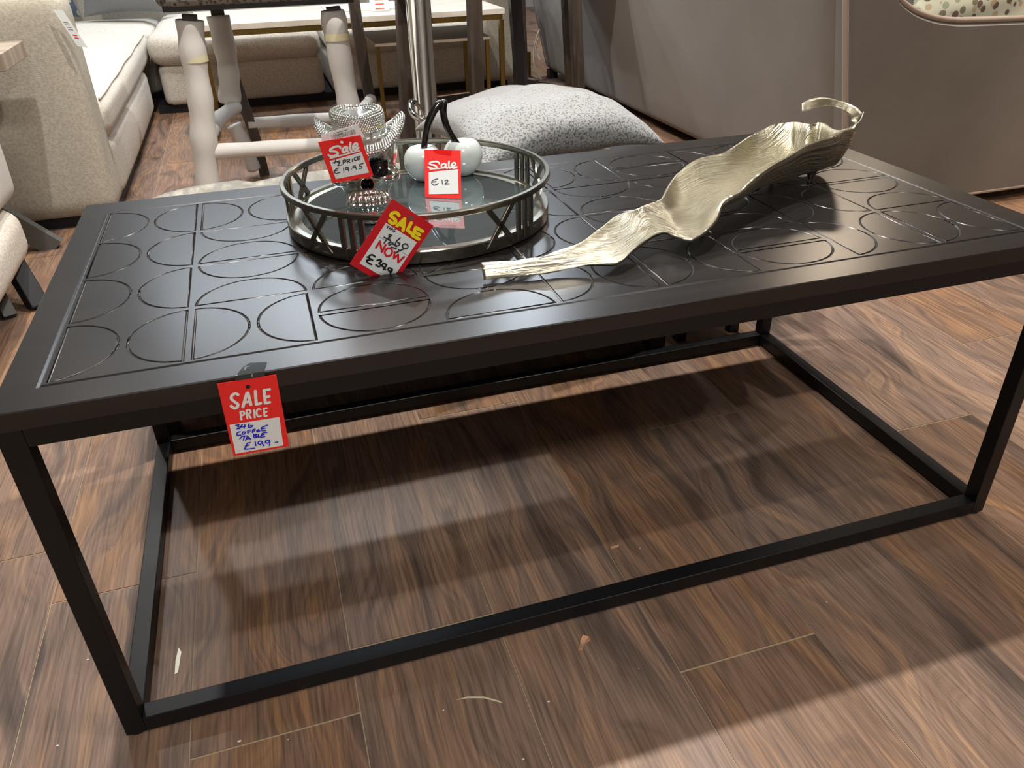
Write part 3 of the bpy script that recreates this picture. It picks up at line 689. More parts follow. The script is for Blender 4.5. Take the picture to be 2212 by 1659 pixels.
nu, nv = 520, 400
ph = np.linspace(0, 2*PI, nu, endpoint=False); th = np.linspace(.0001, PI-.0001, nv)
PH, TT = np.meshgrid(ph, th); D = np.stack([np.sin(TT)*np.sin(PH), -np.sin(TT)*np.cos(PH), np.cos(TT)], -1).reshape(-1, 3)
c0 = np.array([0, -.010, .052]); lo = np.zeros(len(D)); done = np.zeros(len(D), bool); hit = np.full(len(D), .06)
for st in np.arange(.004, .095, .0011):
    m_ = ~done; dd = skull_sdf(c0+D[m_]*st) > 0
    ii = np.where(m_)[0][dd]; hit[ii] = st; done[ii] = True
a_, b2_ = hit-.0011, hit.copy()
for _ in range(10):
    mid = (a_+b2_)/2; o_ = skull_sdf(c0+D*mid[:, None]) > 0; b2_ = np.where(o_, mid, b2_); a_ = np.where(o_, a_, mid)
PTS = c0+D*((a_+b2_)/2)[:, None]; PTS[:, 2] = np.maximum(PTS[:, 2], 0.0)
Rz = Matrix.Rotation(SYAW, 3, 'Z')
def S(p): v = Rz @ Vector(p); return (v.x+SK[0], v.y+SK[1], v.z+SK[2])
FA = [(j*nu+i, j*nu+(i+1) % nu, (j+1)*nu+(i+1) % nu, (j+1)*nu+i) for j in range(nv-1) for i in range(nu)]
QA = PTS.copy(); QA[:, 0] = np.abs(QA[:, 0])
in_s = (ell(QA, *SOCK) < .0010) & (PTS[:, 1] < -.02); in_n = (ell(QA, *NOSE) < .0012) & (PTS[:, 1] < -.02)
kindf = [('e' if in_s[f_[0]] and in_s[f_[2]] else 'n' if in_n[f_[0]] and in_n[f_[2]] else 's') for f_ in FA]
SV = [S(p) for p in PTS]
def facepart(name, sel, mt):
    used = sorted({i for f_ in sel for i in f_}); mp_ = {i: k for k, i in enumerate(used)}
    m = MB(); m.v = [SV[i] for i in used]; m.f = [tuple(mp_[i] for i in f_) for f_ in sel]
    return m.build(name, mt, sk, smooth=True)
facepart('skull', [f_ for f_, k in zip(FA, kindf) if k == 's'], MT['silver_skull'])
for sx in (-1, 1): facepart('eye_socket', [f_ for f_, k in zip(FA, kindf) if k == 'e' and PTS[f_[0]][0]*sx > 0], MT['socket'])
facepart('nose_cavity', [f_ for f_, k in zip(FA, kindf) if k == 'n'], MT['socket'])
def ball(c, r, n=16, squash=(1, 1, 1)):
    m = MB(); m.v = []; 
    for j in range(n+1):
        for i in range(2*n):
            a = PI*j/n; b = PI*i/n; m.v.append((c[0]+r*squash[0]*math.sin(a)*math.cos(b), c[1]+r*squash[1]*math.sin(a)*math.sin(b), c[2]+r*squash[2]*math.cos(a)))
    m.f = [(j*2*n+i, j*2*n+(i+1) % (2*n), (j+1)*2*n+(i+1) % (2*n), (j+1)*2*n+i) for j in range(n) for i in range(2*n)]
    return m
# hat
def brim_pt(t, q):
    """t angle, q 0..1 from crown to rim; sides roll up"""
    c, s_ = math.cos(t), math.sin(t); rx = .037+.026*q; ry = .041+.024*q
    x = rx*c; y = ry*s_+.006; side = abs(c)
    z = .1060+.003*q+.026*side**3*q**.6-.006*abs(s_)**2*q
    x *= 1-.06*q*side**4
    return Vector((x, y, z))
nb = 72; m = MB(); 
top_ = [[brim_pt(2*PI*k/nb, q/6) for k in range(nb)] for q in range(7)]
bot_ = [[p-Vector((0, 0, .0045)) for p in row] for row in top_]
rim_ = [[(a+b)/2+Vector((math.cos(2*PI*k/nb), math.sin(2*PI*k/nb), 0))*.0018 for k, (a, b) in enumerate(zip(top_[-1], bot_[-1]))]]
rows = top_+rim_+bot_[::-1]
m.v = [tuple(S(p)) for row in rows for p in row]
m.f = [(j*nb+i, j*nb+(i+1) % nb, ((j+1) % len(rows))*nb+(i+1) % nb, ((j+1) % len(rows))*nb+i) for j in range(len(rows)) for i in range(nb)]
hat = m.build('hat', MT['silver_skull'], sk, smooth=True)
def crown_pt(t, h):
    """h 0..1"""
    c, s_ = math.cos(t), math.sin(t); k = 1-.05*math.sin(h*PI)+.04*h
    z = .105+.040*h
    if h > .8: k *= 1-.10*((h-.8)/.2)**2
    z -= .004*max(0, h-.5)*2*(math.cos(t)**2 < .4)*math.cos(t*2)**2*.9
    return Vector((.0355*k*c-.003*h, .039*k*s_+.006, z))
cm = MB(); rows = [[crown_pt(2*PI*k/nb, j/12) for k in range(nb)] for j in range(13)]
rows.append([crown_pt(2*PI*k/nb, 1)*.82+Vector((0, .0012, .145*.18-.001)) for k in range(nb)])
rows.append([Vector((crown_pt(2*PI*k/nb, 1).x*.45, crown_pt(2*PI*k/nb, 1).y*.45+.003, .138)) for k in range(nb)])
rows.append([Vector((0, .006, .135)) for k in range(nb)])
cm.v = [tuple(S(p)) for row in rows for p in row]
cm.f = [(j*nb+i, j*nb+(i+1) % nb, (j+1)*nb+(i+1) % nb, (j+1)*nb+i) for j in range(len(rows)-1) for i in range(nb)]
cm.build('crown', MT['silver_skull'], hat, smooth=True)
def studs(pts, r):
    m = MB(); U = [(math.sin(a)*math.cos(b), math.sin(a)*math.sin(b), math.cos(a)) for a in (0.0001, .7, 1.57, 2.4, PI-.0001) for b in [2*PI*k/8 for k in range(8)]]
    for p in pts:
        base = len(m.v); m.v += [tuple(S(Vector(p)+Vector(q)*r)) for q in U]
        m.f += [(base+j*8+i, base+j*8+(i+1) % 8, base+(j+1)*8+(i+1) % 8, base+(j+1)*8+i) for j in range(4) for i in range(8)]
    return m
pts = []
for j in range(9):
    h = .40+.072*j; n = 62
    for k in range(n):
        t = 2*PI*(k+.5*(j % 2))/n; pts.append(crown_pt(t, min(h, 1)))
for j in range(3):
    for k in range(50-8*j): t = 2*PI*k/(50-8*j); p = crown_pt(t, 1); pts.append(Vector((p.x*(.93-.12*j), p.y*(.93-.12*j), p.z+.0005-.002*j)))
tag(studs(pts, .0018).build('rhinestones', MT['stud'], hat, smooth=True), kind='stuff')
pts = []
for j in range(7):
    q = .22+.13*j; n = 70+6*j
    for k in range(n):
        t = 2*PI*(k+.5*(j % 2))/n; p = brim_pt(t, min(q, 1)); pts.append(p+Vector((0, 0, .0004)))
        if j > 2: pts.append(p-Vector((0, 0, .0048)))
for k in range(96):
    t = 2*PI*k/96; p = brim_pt(t, 1); pts.append(p+Vector((math.cos(t)*.0015, math.sin(t)*.0015, -.0022)))
tag(studs(pts, .0019).build('brim_rhinestones', MT['stud'], hat, smooth=True), kind='stuff')
# plain band bosses
fb = MB()
for k in range(9):
    t = -PI/2+.25*(k-1); p = crown_pt(t, .18)
    q = ball(p, .0042, 8, (1, .6, .8)); fb.add(q.v, q.f)
fb.v = [tuple(S(p)) for p in fb.v]; fb.build('band_boss', MT['silver_skull'], hat, smooth=True)
cord = [crown_pt(2*PI*k/60, .33-.16*math.sin(2*PI*k/60-.6)*(.5-.5*math.sin(2*PI*k/60)))*1.02 for k in range(61)]
MB().tube([S(p) for p in cord], .0007, 6, False).build('gold_cord', MT['string'], hat, smooth=True)

#@CHERRY
# ---------------------------------------------------------------- ceramic cherries
ch = thing('cherry_ornament', (.513, .478, GZ), 'glossy white ceramic twin cherries with black stem, on the tray', 'ornament')
def cherry(cx, cy, R, H, name='cherry'):
    m = MB(); n = 28; m.v = []
    for j in range(n+1):
        a = PI*j/n
        for i in range(2*n):
            b = PI*i/n
            rr = math.sin(a); z = math.cos(a)
            k = 1-.16*max(0, -z)**1.2
            x = R*rr*k*math.cos(b)*(1+.06*max(0, z)); y = R*.95*rr*k*math.sin(b)
            zz = H/2*z-.30*H*math.exp(-(rr/.36)**2)*(z > 0)
            if zz < -H/2*.93: zz = -H/2*.93
            m.v.append((cx+x, cy+y, GZ+H/2*.93+zz))
    m.f = [(j*2*n+i, j*2*n+(i+1) % (2*n), (j+1)*2*n+(i+1) % (2*n), (j+1)*2*n+i) for j in range(n) for i in range(2*n)]
    return m.build(name, MT['white_glaze'], ch, smooth=True)
cherry(.4845, .478, .0305, .063); cherry(.5520, .484, .0320, .0655)
p0 = smoothpath([(.4870, .478, GZ+.055), (.4905, .479, GZ+.072), (.497, .481, GZ+.100), (.508, .484, GZ+.124), (.5185, .487, GZ+.137)])
p1 = smoothpath([(.5460, .483, GZ+.054), (.5375, .484, GZ+.070), (.5285, .486, GZ+.094), (.5245, .487, GZ+.120), (.5260, .487, GZ+.138)])
lowz = lambda P_: [Vector((q_.x, q_.y, GZ+.046+(q_.z-GZ-.052)*.80)) for q_ in P_]
p0, p1 = lowz(p0), lowz(p1)
m = MB().tube(p0, [.0052+.0012*(i/len(p0)) for i in range(len(p0))], 16).tube(p1, [.0048+.0014*(i/len(p1)) for i in range(len(p1))], 16)
q = ball((.5195, .487, GZ+.114), .0063, 10); m.add(q.v, q.f); q = ball((.5262, .487, GZ+.115), .0060, 10); m.add(q.v, q.f)
tag(m.build('stem', MT['black_glaze'], ch, smooth=True), 'glossy black forked stem')

#@LEAF
# ---------------------------------------------------------------- long leaf-shaped metal bowl
lf = thing('leaf_bowl', (.85, .2, TH), 'long curling leaf-shaped silver metal bowl lying across the table', 'bowl')
#LEAFDATA
UPW = [(0.4737, 0.0994, 0.4935), (0.5343, 0.0889, 0.4955), (0.5863, 0.0921, 0.5015), (0.6334, 0.1166, 0.5085), (0.6802, 0.1500, 0.5145), (0.7086, 0.1472, 0.5195), (0.7489, 0.1691, 0.5245), (0.7946, 0.2244, 0.5275), (0.8294, 0.2617, 0.5305), (0.8864, 0.2904, 0.5345), (0.9403, 0.3092, 0.5365), (1.0067, 0.3614, 0.5405), (1.0612, 0.3861, 0.5435), (1.1039, 0.3944, 0.5455), (1.1133, 0.3701, 0.5445), (1.1404, 0.3718, 0.5455), (1.1308, 0.3270, 0.5455), (1.1302, 0.2931, 0.5515)]
LOW = [(0.4733, 0.0857, 0.4785), (0.5332, 0.0790, 0.4795), (0.5914, 0.0729, 0.4825), (0.6363, 0.0580, 0.4885), (0.6720, 0.0773, 0.4945), (0.7178, 0.1081, 0.4985), (0.7365, 0.0800, 0.4965), (0.7628, 0.0802, 0.4985), (0.7973, 0.1067, 0.5045), (0.8271, 0.1399, 0.5145), (0.8666, 0.1580, 0.5245), (0.9207, 0.1925, 0.5345), (0.9756, 0.2197, 0.5425), (1.0309, 0.2440, 0.5495), (1.0747, 0.2551, 0.5545), (1.1043, 0.2624, 0.5585), (1.1272, 0.2712, 0.5615), (1.1401, 0.2795, 0.5635)]
HOOKW = [(1.1496, 0.2924, 0.5585), (1.1450, 0.2874, 0.5685), (1.1415, 0.2967, 0.5775), (1.1325, 0.3155, 0.5845), (1.1101, 0.3249, 0.5895), (1.0763, 0.3141, 0.5915), (1.0449, 0.2935, 0.5925)]
NSUB = 9; US = smoothpath(UPW, NSUB); LS = smoothpath(LOW, NSUB); NS = len(US)-1; NT = 30; V = []; UVs = []; L_ = 0
for i in range(NS+1):
    fr = i/NS; pu, pl = US[i], LS[i]; ax = (pu-pl)
    if i: L_ += ((US[i]+LS[i])/2-(US[i-1]+LS[i-1])/2).length
    dip = .062*min(1, max(0, (fr-.33)/.42))**1.2*min(1, max(0, (1-fr)/.10))**.6+.004*min(1, max(0, (fr-.08)/.12))*max(0, 1-abs(fr-.3)/.25)
    arch = .0035*max(0, 1-fr/.13)**.7
    for j in range(NT+1):
        q = j/NT; p = pl+ax*q; prof = 1-abs(2*q-1)**(2.3+1.6*fr)
        z = p.z-TH-dip*prof+arch*prof
        edge = abs(2*q-1)**6
        z += .0013*math.sin(fr*60+q*3)*edge*min(1, fr*5)+.0005*math.sin(q*19+fr*9)*prof
        z = max(z, .0022 if fr < .4 else .006)
        V.append((p.x+.0012*math.sin(fr*90+q*9)*edge, p.y+.0014*math.sin(fr*64+q*7)*edge, TH+z)); UVs.append((L_/.1, q*ax.length/.09*(.6+.4*min(1, fr*4))))
F = [(i*(NT+1)+j, (i+1)*(NT+1)+j, (i+1)*(NT+1)+j+1, i*(NT+1)+j+1) for i in range(NS) for j in range(NT)]
me = bpy.data.meshes.new('body'); me.from_pydata(V, [], F)
uvl = me.uv_layers.new(name='UVMap'); li = np.array([l.vertex_index for l in me.loops]); uvl.data.foreach_set('uv', np.array(UVs)[li].ravel())
me.polygons.foreach_set('use_smooth', [True]*len(me.polygons)); me.materials.append(MT['leaf'])
body = bpy.data.objects.new('body', me); C.objects.link(body)
so = body.modifiers.new('solid', 'SOLIDIFY'); so.thickness = .0042; so.offset = 0
put(body, lf)
# curled stem at the big end: a ribbon rising from the tip and hooking back
HK = HOOKW
cl = smoothpath(HK, 6); V = []; UVs = []; nw = 5
for i, p in enumerate(cl):
    k = i/(len(cl)-1); wd = .0105*(1-.35*k)*(1+.25*math.sin(k*9)); 
    d = (cl[min(i+1, len(cl)-1)]-cl[max(0, i-1)]).normalized()
    up_ = Vector((0, 0, 1)); side = (up_-d*d.dot(up_)).normalized(); 
    side = (side+Vector((0, .35, 0))*k).normalized()
    for j in range(nw+1):
        V.append(tuple(p+side*wd*(j/nw-.5)*2*.8)); UVs.append((k*2.4, j/nw))
F = [(i*(nw+1)+j, (i+1)*(nw+1)+j, (i+1)*(nw+1)+j+1, i*(nw+1)+j+1) for i in range(len(cl)-1) for j in range(nw)]
me = bpy.data.meshes.new('curled_stem'); me.from_pydata(V, [], F); uvl = me.uv_layers.new(name='UVMap'); li = np.array([l.vertex_index for l in me.loops]); uvl.data.foreach_set('uv', np.array(UVs)[li].ravel())
me.polygons.foreach_set('use_smooth', [True]*len(me.polygons)); me.materials.append(MT['leaf'])
cs = bpy.data.objects.new('curled_stem', me); C.objects.link(cs); so = cs.modifiers.new('solid', 'SOLIDIFY'); so.thickness = .0036; so.offset = 0; put(cs, lf)
for fx, fy in ((1.074, .286), (1.02, .31)):
    MB().lathe([(0, 0), (.0035, 0), (.0045, .0015), (.003, .005), (.0045, .012), (.009, .018)], (fx, fy, TH), 20).build('foot', MT['nickel'], lf, smooth=True)
tr_p = HK[1]
MB().tube(smoothpath([Vector(HK[1])+Vector((.0, -.010, .012)), Vector(HK[1])+Vector((-.004, -.011, .0)), Vector(HK[0])+Vector((-.010, -.004, -.004)), Vector(HK[0])+Vector((-.012, .004, -.012))]), .0009, 6).build('white_thread', MT['white_thread'], lf, smooth=True)

#@BACK
# ---------------------------------------------------------------- bench, cushion behind the table
bn = thing('bench', (.5, .78, 0), 'long low bench in button-stitched crushed champagne velvet behind the black table', 'bench')
BX0, BX1, BY0, BY1 = -.055, 1.045, .622, .975
m = softbox((BX0, BY0, .20), (BX1, BY1, .418), .106, 34, (0, 0, .010))
tufts = [(.085, .82), (.235, .87), (.40, .82), (.56, .87), (.72, .82), (.88, .87)]
m.v = [(x, y-(.10*max(0, (.16-x)/.22)**2 if y > .7 else 0), z-.012-sum(.020*math.exp(-((x-tx)**2+(y-ty)**2)/.0009)+.007*math.exp(-((x-tx)*.9+(y-ty)*.5)**2/.0001-((x-tx)**2+(y-ty)**2)/.004) for tx, ty in tufts) if z > .34 else z) for x, y, z in m.v]
m.build('padded_seat', MT['bench'], bn, smooth=True)
for tx, ty in tufts:
    ball((tx, ty, .3915), .0075, 8, (1, 1, .5)).build('button', MT['bench'], bn, smooth=True)
for x in (BX0+.03, BX1-.03):
    for y in (BY0+.03, BY1-.05): MB().bar((x, y, 0), (x, y, .052), .04, .04).build('leg', MT['black_wood'], bn, bevel=.002)
MB().box((BX0+.01, BY0+.01, .05), (BX1-.01, BY1-.06, .29)).build('base', MT['plinth'], bn, bevel=.002)

def cushion(name, c, a, b, h, m, label, rot=(0, 0, 0), n=44, cat='cushion', group=None, wob=1.0, pin=.10, droop=0):
    o = MB(); V = []; F = []
    def P(u_, v_, sg):
        k = max(0, (1-u_**2))*max(0, (1-v_**2)); z = sg*h*(k**.42)
        cx = 1-pin*(1-abs(v_)**2)*abs(u_)**3; cy = 1-pin*(1-abs(u_)**2)*abs(v_)**3
        z += wob*.004*math.sin(7*u_+3*v_)*k**.5+wob*.003*math.sin(11*v_-2*u_)*k**.5
        z -= droop*(u_*v_)**2
        return (a*u_*cx, b*v_*cy, z)
    tt = [math.sin(PI/2*(2*i/n-1)) for i in range(n+1)]
    top = [[P(tt[i], tt[j], 1) for i in range(n+1)] for j in range(n+1)]; bot = [[P(tt[i], tt[j], -1) for i in range(n+1)] for j in range(n+1)]
    for g in (top, bot):
        k = len(V); V += [p for row in g for p in row]
        F += [(k+j*(n+1)+i, k+j*(n+1)+i+1, k+(j+1)*(n+1)+i+1, k+(j+1)*(n+1)+i) for j in range(n) for i in range(n)]
    me = bpy.data.meshes.new(name); me.from_pydata(V, [], F); bm = bmesh.new(); bm.from_mesh(me); bmesh.ops.remove_doubles(bm, verts=bm.verts, dist=1e-5); bmesh.ops.recalc_face_normals(bm, faces=bm.faces); bm.to_mesh(me); bm.free()
    me.polygons.foreach_set('use_smooth', [True]*len(me.polygons)); me.materials.append(m)
    ob = bpy.data.objects.new(name, me); C.objects.link(ob); ob.location = c; ob.rotation_euler = rot
    return tag(ob, label, cat, group)
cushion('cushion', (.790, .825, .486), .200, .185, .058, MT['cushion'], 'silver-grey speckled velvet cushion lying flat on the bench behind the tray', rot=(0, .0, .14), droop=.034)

# low dark stool to the right of the bench
ds = thing('low_stool', (1.17, .95, 0), 'low black stool with flat top standing between bench and taupe sofa', 'stool')
MB().box((1.065, .64, .07), (1.235, 1.28, .335)).build('body', MT['black_wood'], ds, bevel=.004)
for x in (1.085, 1.222):
    for y in (.66, 1.255): MB().bar((x, y, 0), (x, y, .072), .024, .024).build('leg', MT['black_wood'], ds, bevel=.002)

# ---------------------------------------------------------------- taupe velvet sofa seen from behind
ts = thing('velvet_sofa', (2.5, 2.5, 0), 'taupe velvet sofa with piped seams, its back turned to the bar stools', 'sofa')
m = softbox((1.868, 1.20, .035), (2.06, 3.95, .92), .035, 22, (.010, 0, 0)); m.v = [(x-.23*(z-.25), y, z) for x, y, z in m.v]
m.build('back', MT['taupe'], ts, smooth=True)
# side panel with swept arm profile
prof = [(1.875, .93), (1.93, .78), (1.985, .655), (2.03, .606), (2.09, .578), (2.15, .566), (2.25, .560), (2.60, .552), (3.0, .548)]
pf = [(p.x, p.y) for p in smoothpath([(a, b, 0) for a, b in prof], 6)]
shl = lambda x, z: x-.23*(z-.25)*max(0, 1-(x-1.87)/.25)
m = MB(); V = []; F = []
ys = (1.17, 1.19, 1.27, 1.31); ins = (.014, 0, 0, .02)
for y, i_ in zip(ys, ins):
    for x, z in pf: V.append((shl(x, z), y, z-i_))
    for x, z in pf: V.append((shl(x, .035), y, .035+i_*.3))
n = len(pf)
for r_ in range(3):
    for k in range(n-1):
        F.append((r_*2*n+k, r_*2*n+k+1, (r_+1)*2*n+k+1, (r_+1)*2*n+k)); F.append((r_*2*n+n+k, (r_+1)*2*n+n+k, (r_+1)*2*n+n+k+1, r_*2*n+n+k+1))
    F.append((r_*2*n, (r_+1)*2*n, (r_+1)*2*n+n, r_*2*n+n)); F.append((r_*2*n+n-1, r_*2*n+2*n-1, (r_+1)*2*n+2*n-1, (r_+1)*2*n+n-1))
for k in range(n-1):
    F.append((k, n+k, n+k+1, k+1)); F.append((6*n+k, 6*n+k+1, 7*n+k+1, 7*n+k))
m.add(V, F); m.build('arm', MT['taupe'], ts, smooth=True, angle=.7)
MB().tube([(shl(1.872, z), 1.176, z) for z in np.linspace(.035, .93, 12)], .0085, 12).build('corner_piping', MT['pipe'], ts, smooth=True)
MB().tube([(shl(x, z), 1.182, z+.001) for x, z in pf], .0080, 12).build('arm_piping', MT['pipe'], ts, smooth=True)
MB().tube([(x, 1.174, .042) for x in (1.875, 3.0)], .006, 10).build('base_piping', MT['pipe'], ts, smooth=True)
# rolled welt under the arm piping
MB().tube([(x, 1.187, z-.024) for x, z in pf if x > 2.06], [min(.016, .002+.08*(x-2.06)) for x, z in pf if x > 2.06], 16).build('arm_roll', MT['taupe'], ts, smooth=True)
softbox((2.02, 1.30, .05), (3.0, 3.9, .42), .05, 14).build('seat', MT['taupe'], ts, smooth=True)
for x, y in ((1.93, 1.26), (1.93, 3.85), (2.9, 1.26), (2.9, 3.85)): MB().bar((x, y, 0), (x, y, .05), .05, .05).build('foot', MT['black_wood'], ts)
cushion('cushion', (2.45, 1.42, .66), .25, .20, .05, MT['floral'], 'leaf-print cushion in cream, sage and brown standing inside the taupe sofa arm', rot=(1.35, 0, 0))

# ---------------------------------------------------------------- cream corner sofa
cs_ = thing('corner_sofa', (-.6, 3.4, 0), 'large cream corner sofa with boucle arm, behind the bar stools', 'sofa')
softbox((-1.35, 1.99, .035), (-.243, 2.19, .685), .045, 18, (.0, 0, .006)).build('arm', MT['bouc'], cs_, smooth=True)
softbox((-1.2, 2.195, .035), (-.247, 3.69, .225), .03, 16, (.012, 0, 0)).build('base', MT['cream'], cs_, smooth=True)
softbox((-1.15, 2.20, .215), (-.236, 4.02, .365), .06, 30, (.006, 0, .035), wob=.002).build('seat_cushion', MT['cream'], cs_, smooth=True)
MB().tube([(-.2505+.0015*math.sin(y*14), y, .3515+.0015*math.sin(y*9)) for y in np.linspace(2.24, 3.96, 60)], .0045, 8).build('seam', MT['cream'], cs_, smooth=True)
softbox((-.20, 3.705, .035), (.605, 4.7, .235), .035, 16).build('base', MT['cream'], cs_, smooth=True)
softbox((-.225, 3.675, .225), (.610, 4.7, .370), .06, 22, (0, .012, .03), wob=.006, seed=3).build('seat_cushion', MT['cream'], cs_, smooth=True)
softbox((.640, 3.705, .035), (1.66, 4.7, .235), .035, 16).build('base', MT['cream'], cs_, smooth=True)
softbox((.635, 3.675, .225), (1.50, 4.7, .370), .06, 22, (0, .012, .03), wob=.006, seed=5).build('seat_cushion', MT['cream'], cs_, smooth=True)
softbox((1.47, 3.64, .035), (1.70, 4.9, .62), .04, 14).build('arm', MT['bouc'], cs_, smooth=True)
softbox((-1.2, 4.7, .05), (1.7, 5.0, .80), .06, 14).build('back', MT['cream'], cs_, smooth=True)
softbox((-1.42, 2.1, .05), (-1.15, 5.0, .80), .06, 14).build('back', MT['cream'], cs_, smooth=True)
softbox((-1.15, 4.0, .05), (-.22, 4.7, .36), .04, 12, (0, 0, .02)).build('corner_seat', MT['cream'], cs_, smooth=True)
for a, b in (((-1.25, 2.03, 0), (-.265, 3.72, .04)), ((-.24, 3.74, 0), (1.62, 4.8, .04))): MB().box(a, b).build('plinth', MT['plinth'], cs_)
cushion('cushion', (-.85, 4.50, .60), .24, .22, .07, MT['navy_print'], 'navy cushion with pale spot print at the far left of the cream sofa', rot=(1.1, 0, .2))
cushion('cushion', (-.34, 4.50, .60), .23, .22, .07, MT['grey_vel'], 'plain grey velvet cushion in the corner of the cream sofa', rot=(1.1, 0, -.1))
cushion('cushion', (.80, 4.50, .62), .24, .22, .06, MT['navy_print'], 'navy printed cushion behind the pale table, right of the patterned stool seat', rot=(1.15, 0, 0))
# hang tag on the arm
P5, la, lb = plane_P((-.262, 1.975, .645), (-.236, 1.975, .64), (-.225, 1.975, .545))
ht = thing('hang_tag', (-.24, 1.975, .6), 'narrow white paper tag hanging on the boucle arm of the cream sofa', 'label')
sheet(((0, 0), (la, 0), (la, lb), (0, lb)), P5, 1, 4, 0, .0006).build('card', MT['paper'], ht)
strokes_mesh([[(.006, v_), (.018, v_)] for v_ in (.035, .042, .049, .056)], .0016, lambda a, b: (a, b), P5, .0006).build('print', MT['grey_vel'], ht)
strokes_mesh([[(.009, v_), (.018, v_)] for v_ in (.072, .080)], .003, lambda a, b: (a, b), P5, .0006).build('red_print', MT['red_print'], ht)

# ---------------------------------------------------------------- pale table on brass frame and its nest
bt = thing('brass_table', (.75, 3.3, 0), 'pale wood-topped table on brushed brass frame in front of the cream sofa', 'table')
BZ = .472
MB().box((.03, 3.03, BZ-.024), (1.40, 3.62, BZ)).build('tabletop', MT['ash'], bt, bevel=.0015)
def bb(p, q, w_=.022, par=bt, nm='rail'): return MB().bar(p, q, w_, w_).build(nm, MT['brass'], par, bevel=.001)
for y in (3.045, 3.605): bb((.045, y, BZ-.036), (1.385, y, BZ-.036))
for x in (.045, 1.385):
    bb((x, 3.056, BZ-.036), (x, 3.594, BZ-.036))
    for y in (3.045, 3.605): bb((x, y, 0), (x, y, BZ-.047), nm='leg')
    bb((x, 3.056, .02), (x, 3.594, .02))
nt_ = thing('nesting_table', (1.1, 3.3, 0), 'smaller brass-framed table nested under the pale table top', 'table')
MB().box((.80, 3.10, .335), (1.345, 3.55, .35)).build('tabletop', MT['oak'], nt_, bevel=.001)
for x in (.812, 1.333):
    for y in (3.112, 3.538): bb((x, y, 0), (x, y, .335), .018, nt_, 'leg')
tag(MB().box((.62, 3.25, BZ), (1.02, 3.58, BZ+.004)).build('pale_patch', MT['grey_cream'], bevel=.001), 'thin pale grey patch lying on the pale brass-framed table', 'pale_patch')  # thin pale grey patch over part of the top
sc_ = thing('price_card', (.86, 3.16, BZ), 'white price card standing on the pale brass-framed table', 'label')
MB().bar((.85, 3.17, BZ+.004), (.85, 3.20, BZ+.13), .085, .002, up=(0, -1, 0)).build('card', MT['paper'], sc_)
m = MB()
for k in range(5): m.box((.830, 3.1665+.0045*k, BZ+.012+.018*k), (.870, 3.1675+.0045*k, BZ+.0155+.018*k))
m.build('print', MT['red_print'], sc_)

# ---------------------------------------------------------------- foam-wrapped bar stool
sa = thing('bar_stool', (.33, 2.2, 0), 'dark bar stool with patterned studded seat and legs wrapped in pale foam', 'stool')
softbox((.015, 1.93, .632), (.60, 2.46, .74), .03, 16, (0, 0, .01)).build('seat', MT['scale_print'], sa, smooth=True)
MB().box((.03, 1.945, .624), (.585, 2.445, .64)).build('seat_frame', MT['black_wood'], sa)
m = MB()
for k in range(46):
    x = .02+k*.0128; q = ball((x, 1.933, .660), .0040, 4); m.add(q.v, q.f)
for k in range(40):
    y = 1.94+k*.0128; q = ball((.018, y, .660), .0040, 4); m.add(q.v, q.f)
tag(m.build('nailheads', MT['nickel'], sa), kind='stuff')
def wrap(path, rad, name='foam_wrap', par=sa, n=22):
    pp = smoothpath(path, 8); k = len(pp); rr = [rad*(1+.05*math.sin(i*.9+path[0][0]*9)+.04*math.sin(i*.37)) for i in range(k)]
    return MB().tube(pp, rr, n).build(name, MT['wrap'], par, smooth=True)
def tapeband(p, rad, par=sa, h=.022): return MB().tube([(p[0], p[1], p[2]-h/2), (p[0], p[1], p[2]+h/2)], rad, 24, False).build('tape_band', MT['tape'], par, smooth=True)
l1 = MB().bar((.098, 2.0, .61), (.030, 2.0, 0), .042, .042).build('leg', MT['dark_wood'], sa)
wrap([(.095, 2.0, .595), (.085, 2.0, .50), (.075, 2.0, .35), (.055, 2.0, .2), (.035, 2.0, .03)], .039); tapeband((.086, 2.0, .49), .0405)
l2 = MB().bar((.170, 2.40, .61), (.165, 2.40, .45), .044, .044).build('leg', MT['dark_wood'], sa)
MB().tube(smoothpath([(.172, 2.40, .46), (.185, 2.40, .35), (.215, 2.40, .15), (.225, 2.42, 0)]), [.026]*25, 4).build('lower_leg', MT['dark_wood'], l2)
wrap([(.168, 2.40, .565), (.170, 2.385, .45), (.165, 2.375, .36), (.150, 2.37, .28)], .037)
wrap([(.150, 2.385, .20), (.175, 2.385, .12), (.190, 2.40, .03)], .026)
l3 = MB().bar((.525, 2.0, .61), (.56, 2.0, 0), .042, .042).build('leg', MT['dark_wood'], sa)
wrap([(.522, 2.0, .60), (.525, 2.0, .50), (.535, 2.0, .32), (.545, 2.0, .15), (.555, 2.0, .03)], .038); tapeband((.525, 2.0, .525), .040)
MB().tube(smoothpath([(.640, 2.40, .61), (.648, 2.40, .4), (.665, 2.40, .2), (.680, 2.42, 0)]), .027, 4).build('leg', MT['dark_wood'], sa)
wrap([(.075, 2.0, .203), (.30, 2.0, .196), (.55, 2.0, .188)], .024, 'wrapped_rail')
wrap([(.20, 2.40, .196), (.43, 2.40, .192), (.665, 2.40, .188)], .022, 'wrapped_rail')
wrap([(.07, 2.03, .245), (.11, 2.2, .262), (.165, 2.36, .268)], .026, 'wrapped_rail')
wrap([(.545, 2.04, .24), (.60, 2.2, .245), (.66, 2.38, .25)], .022, 'wrapped_rail')

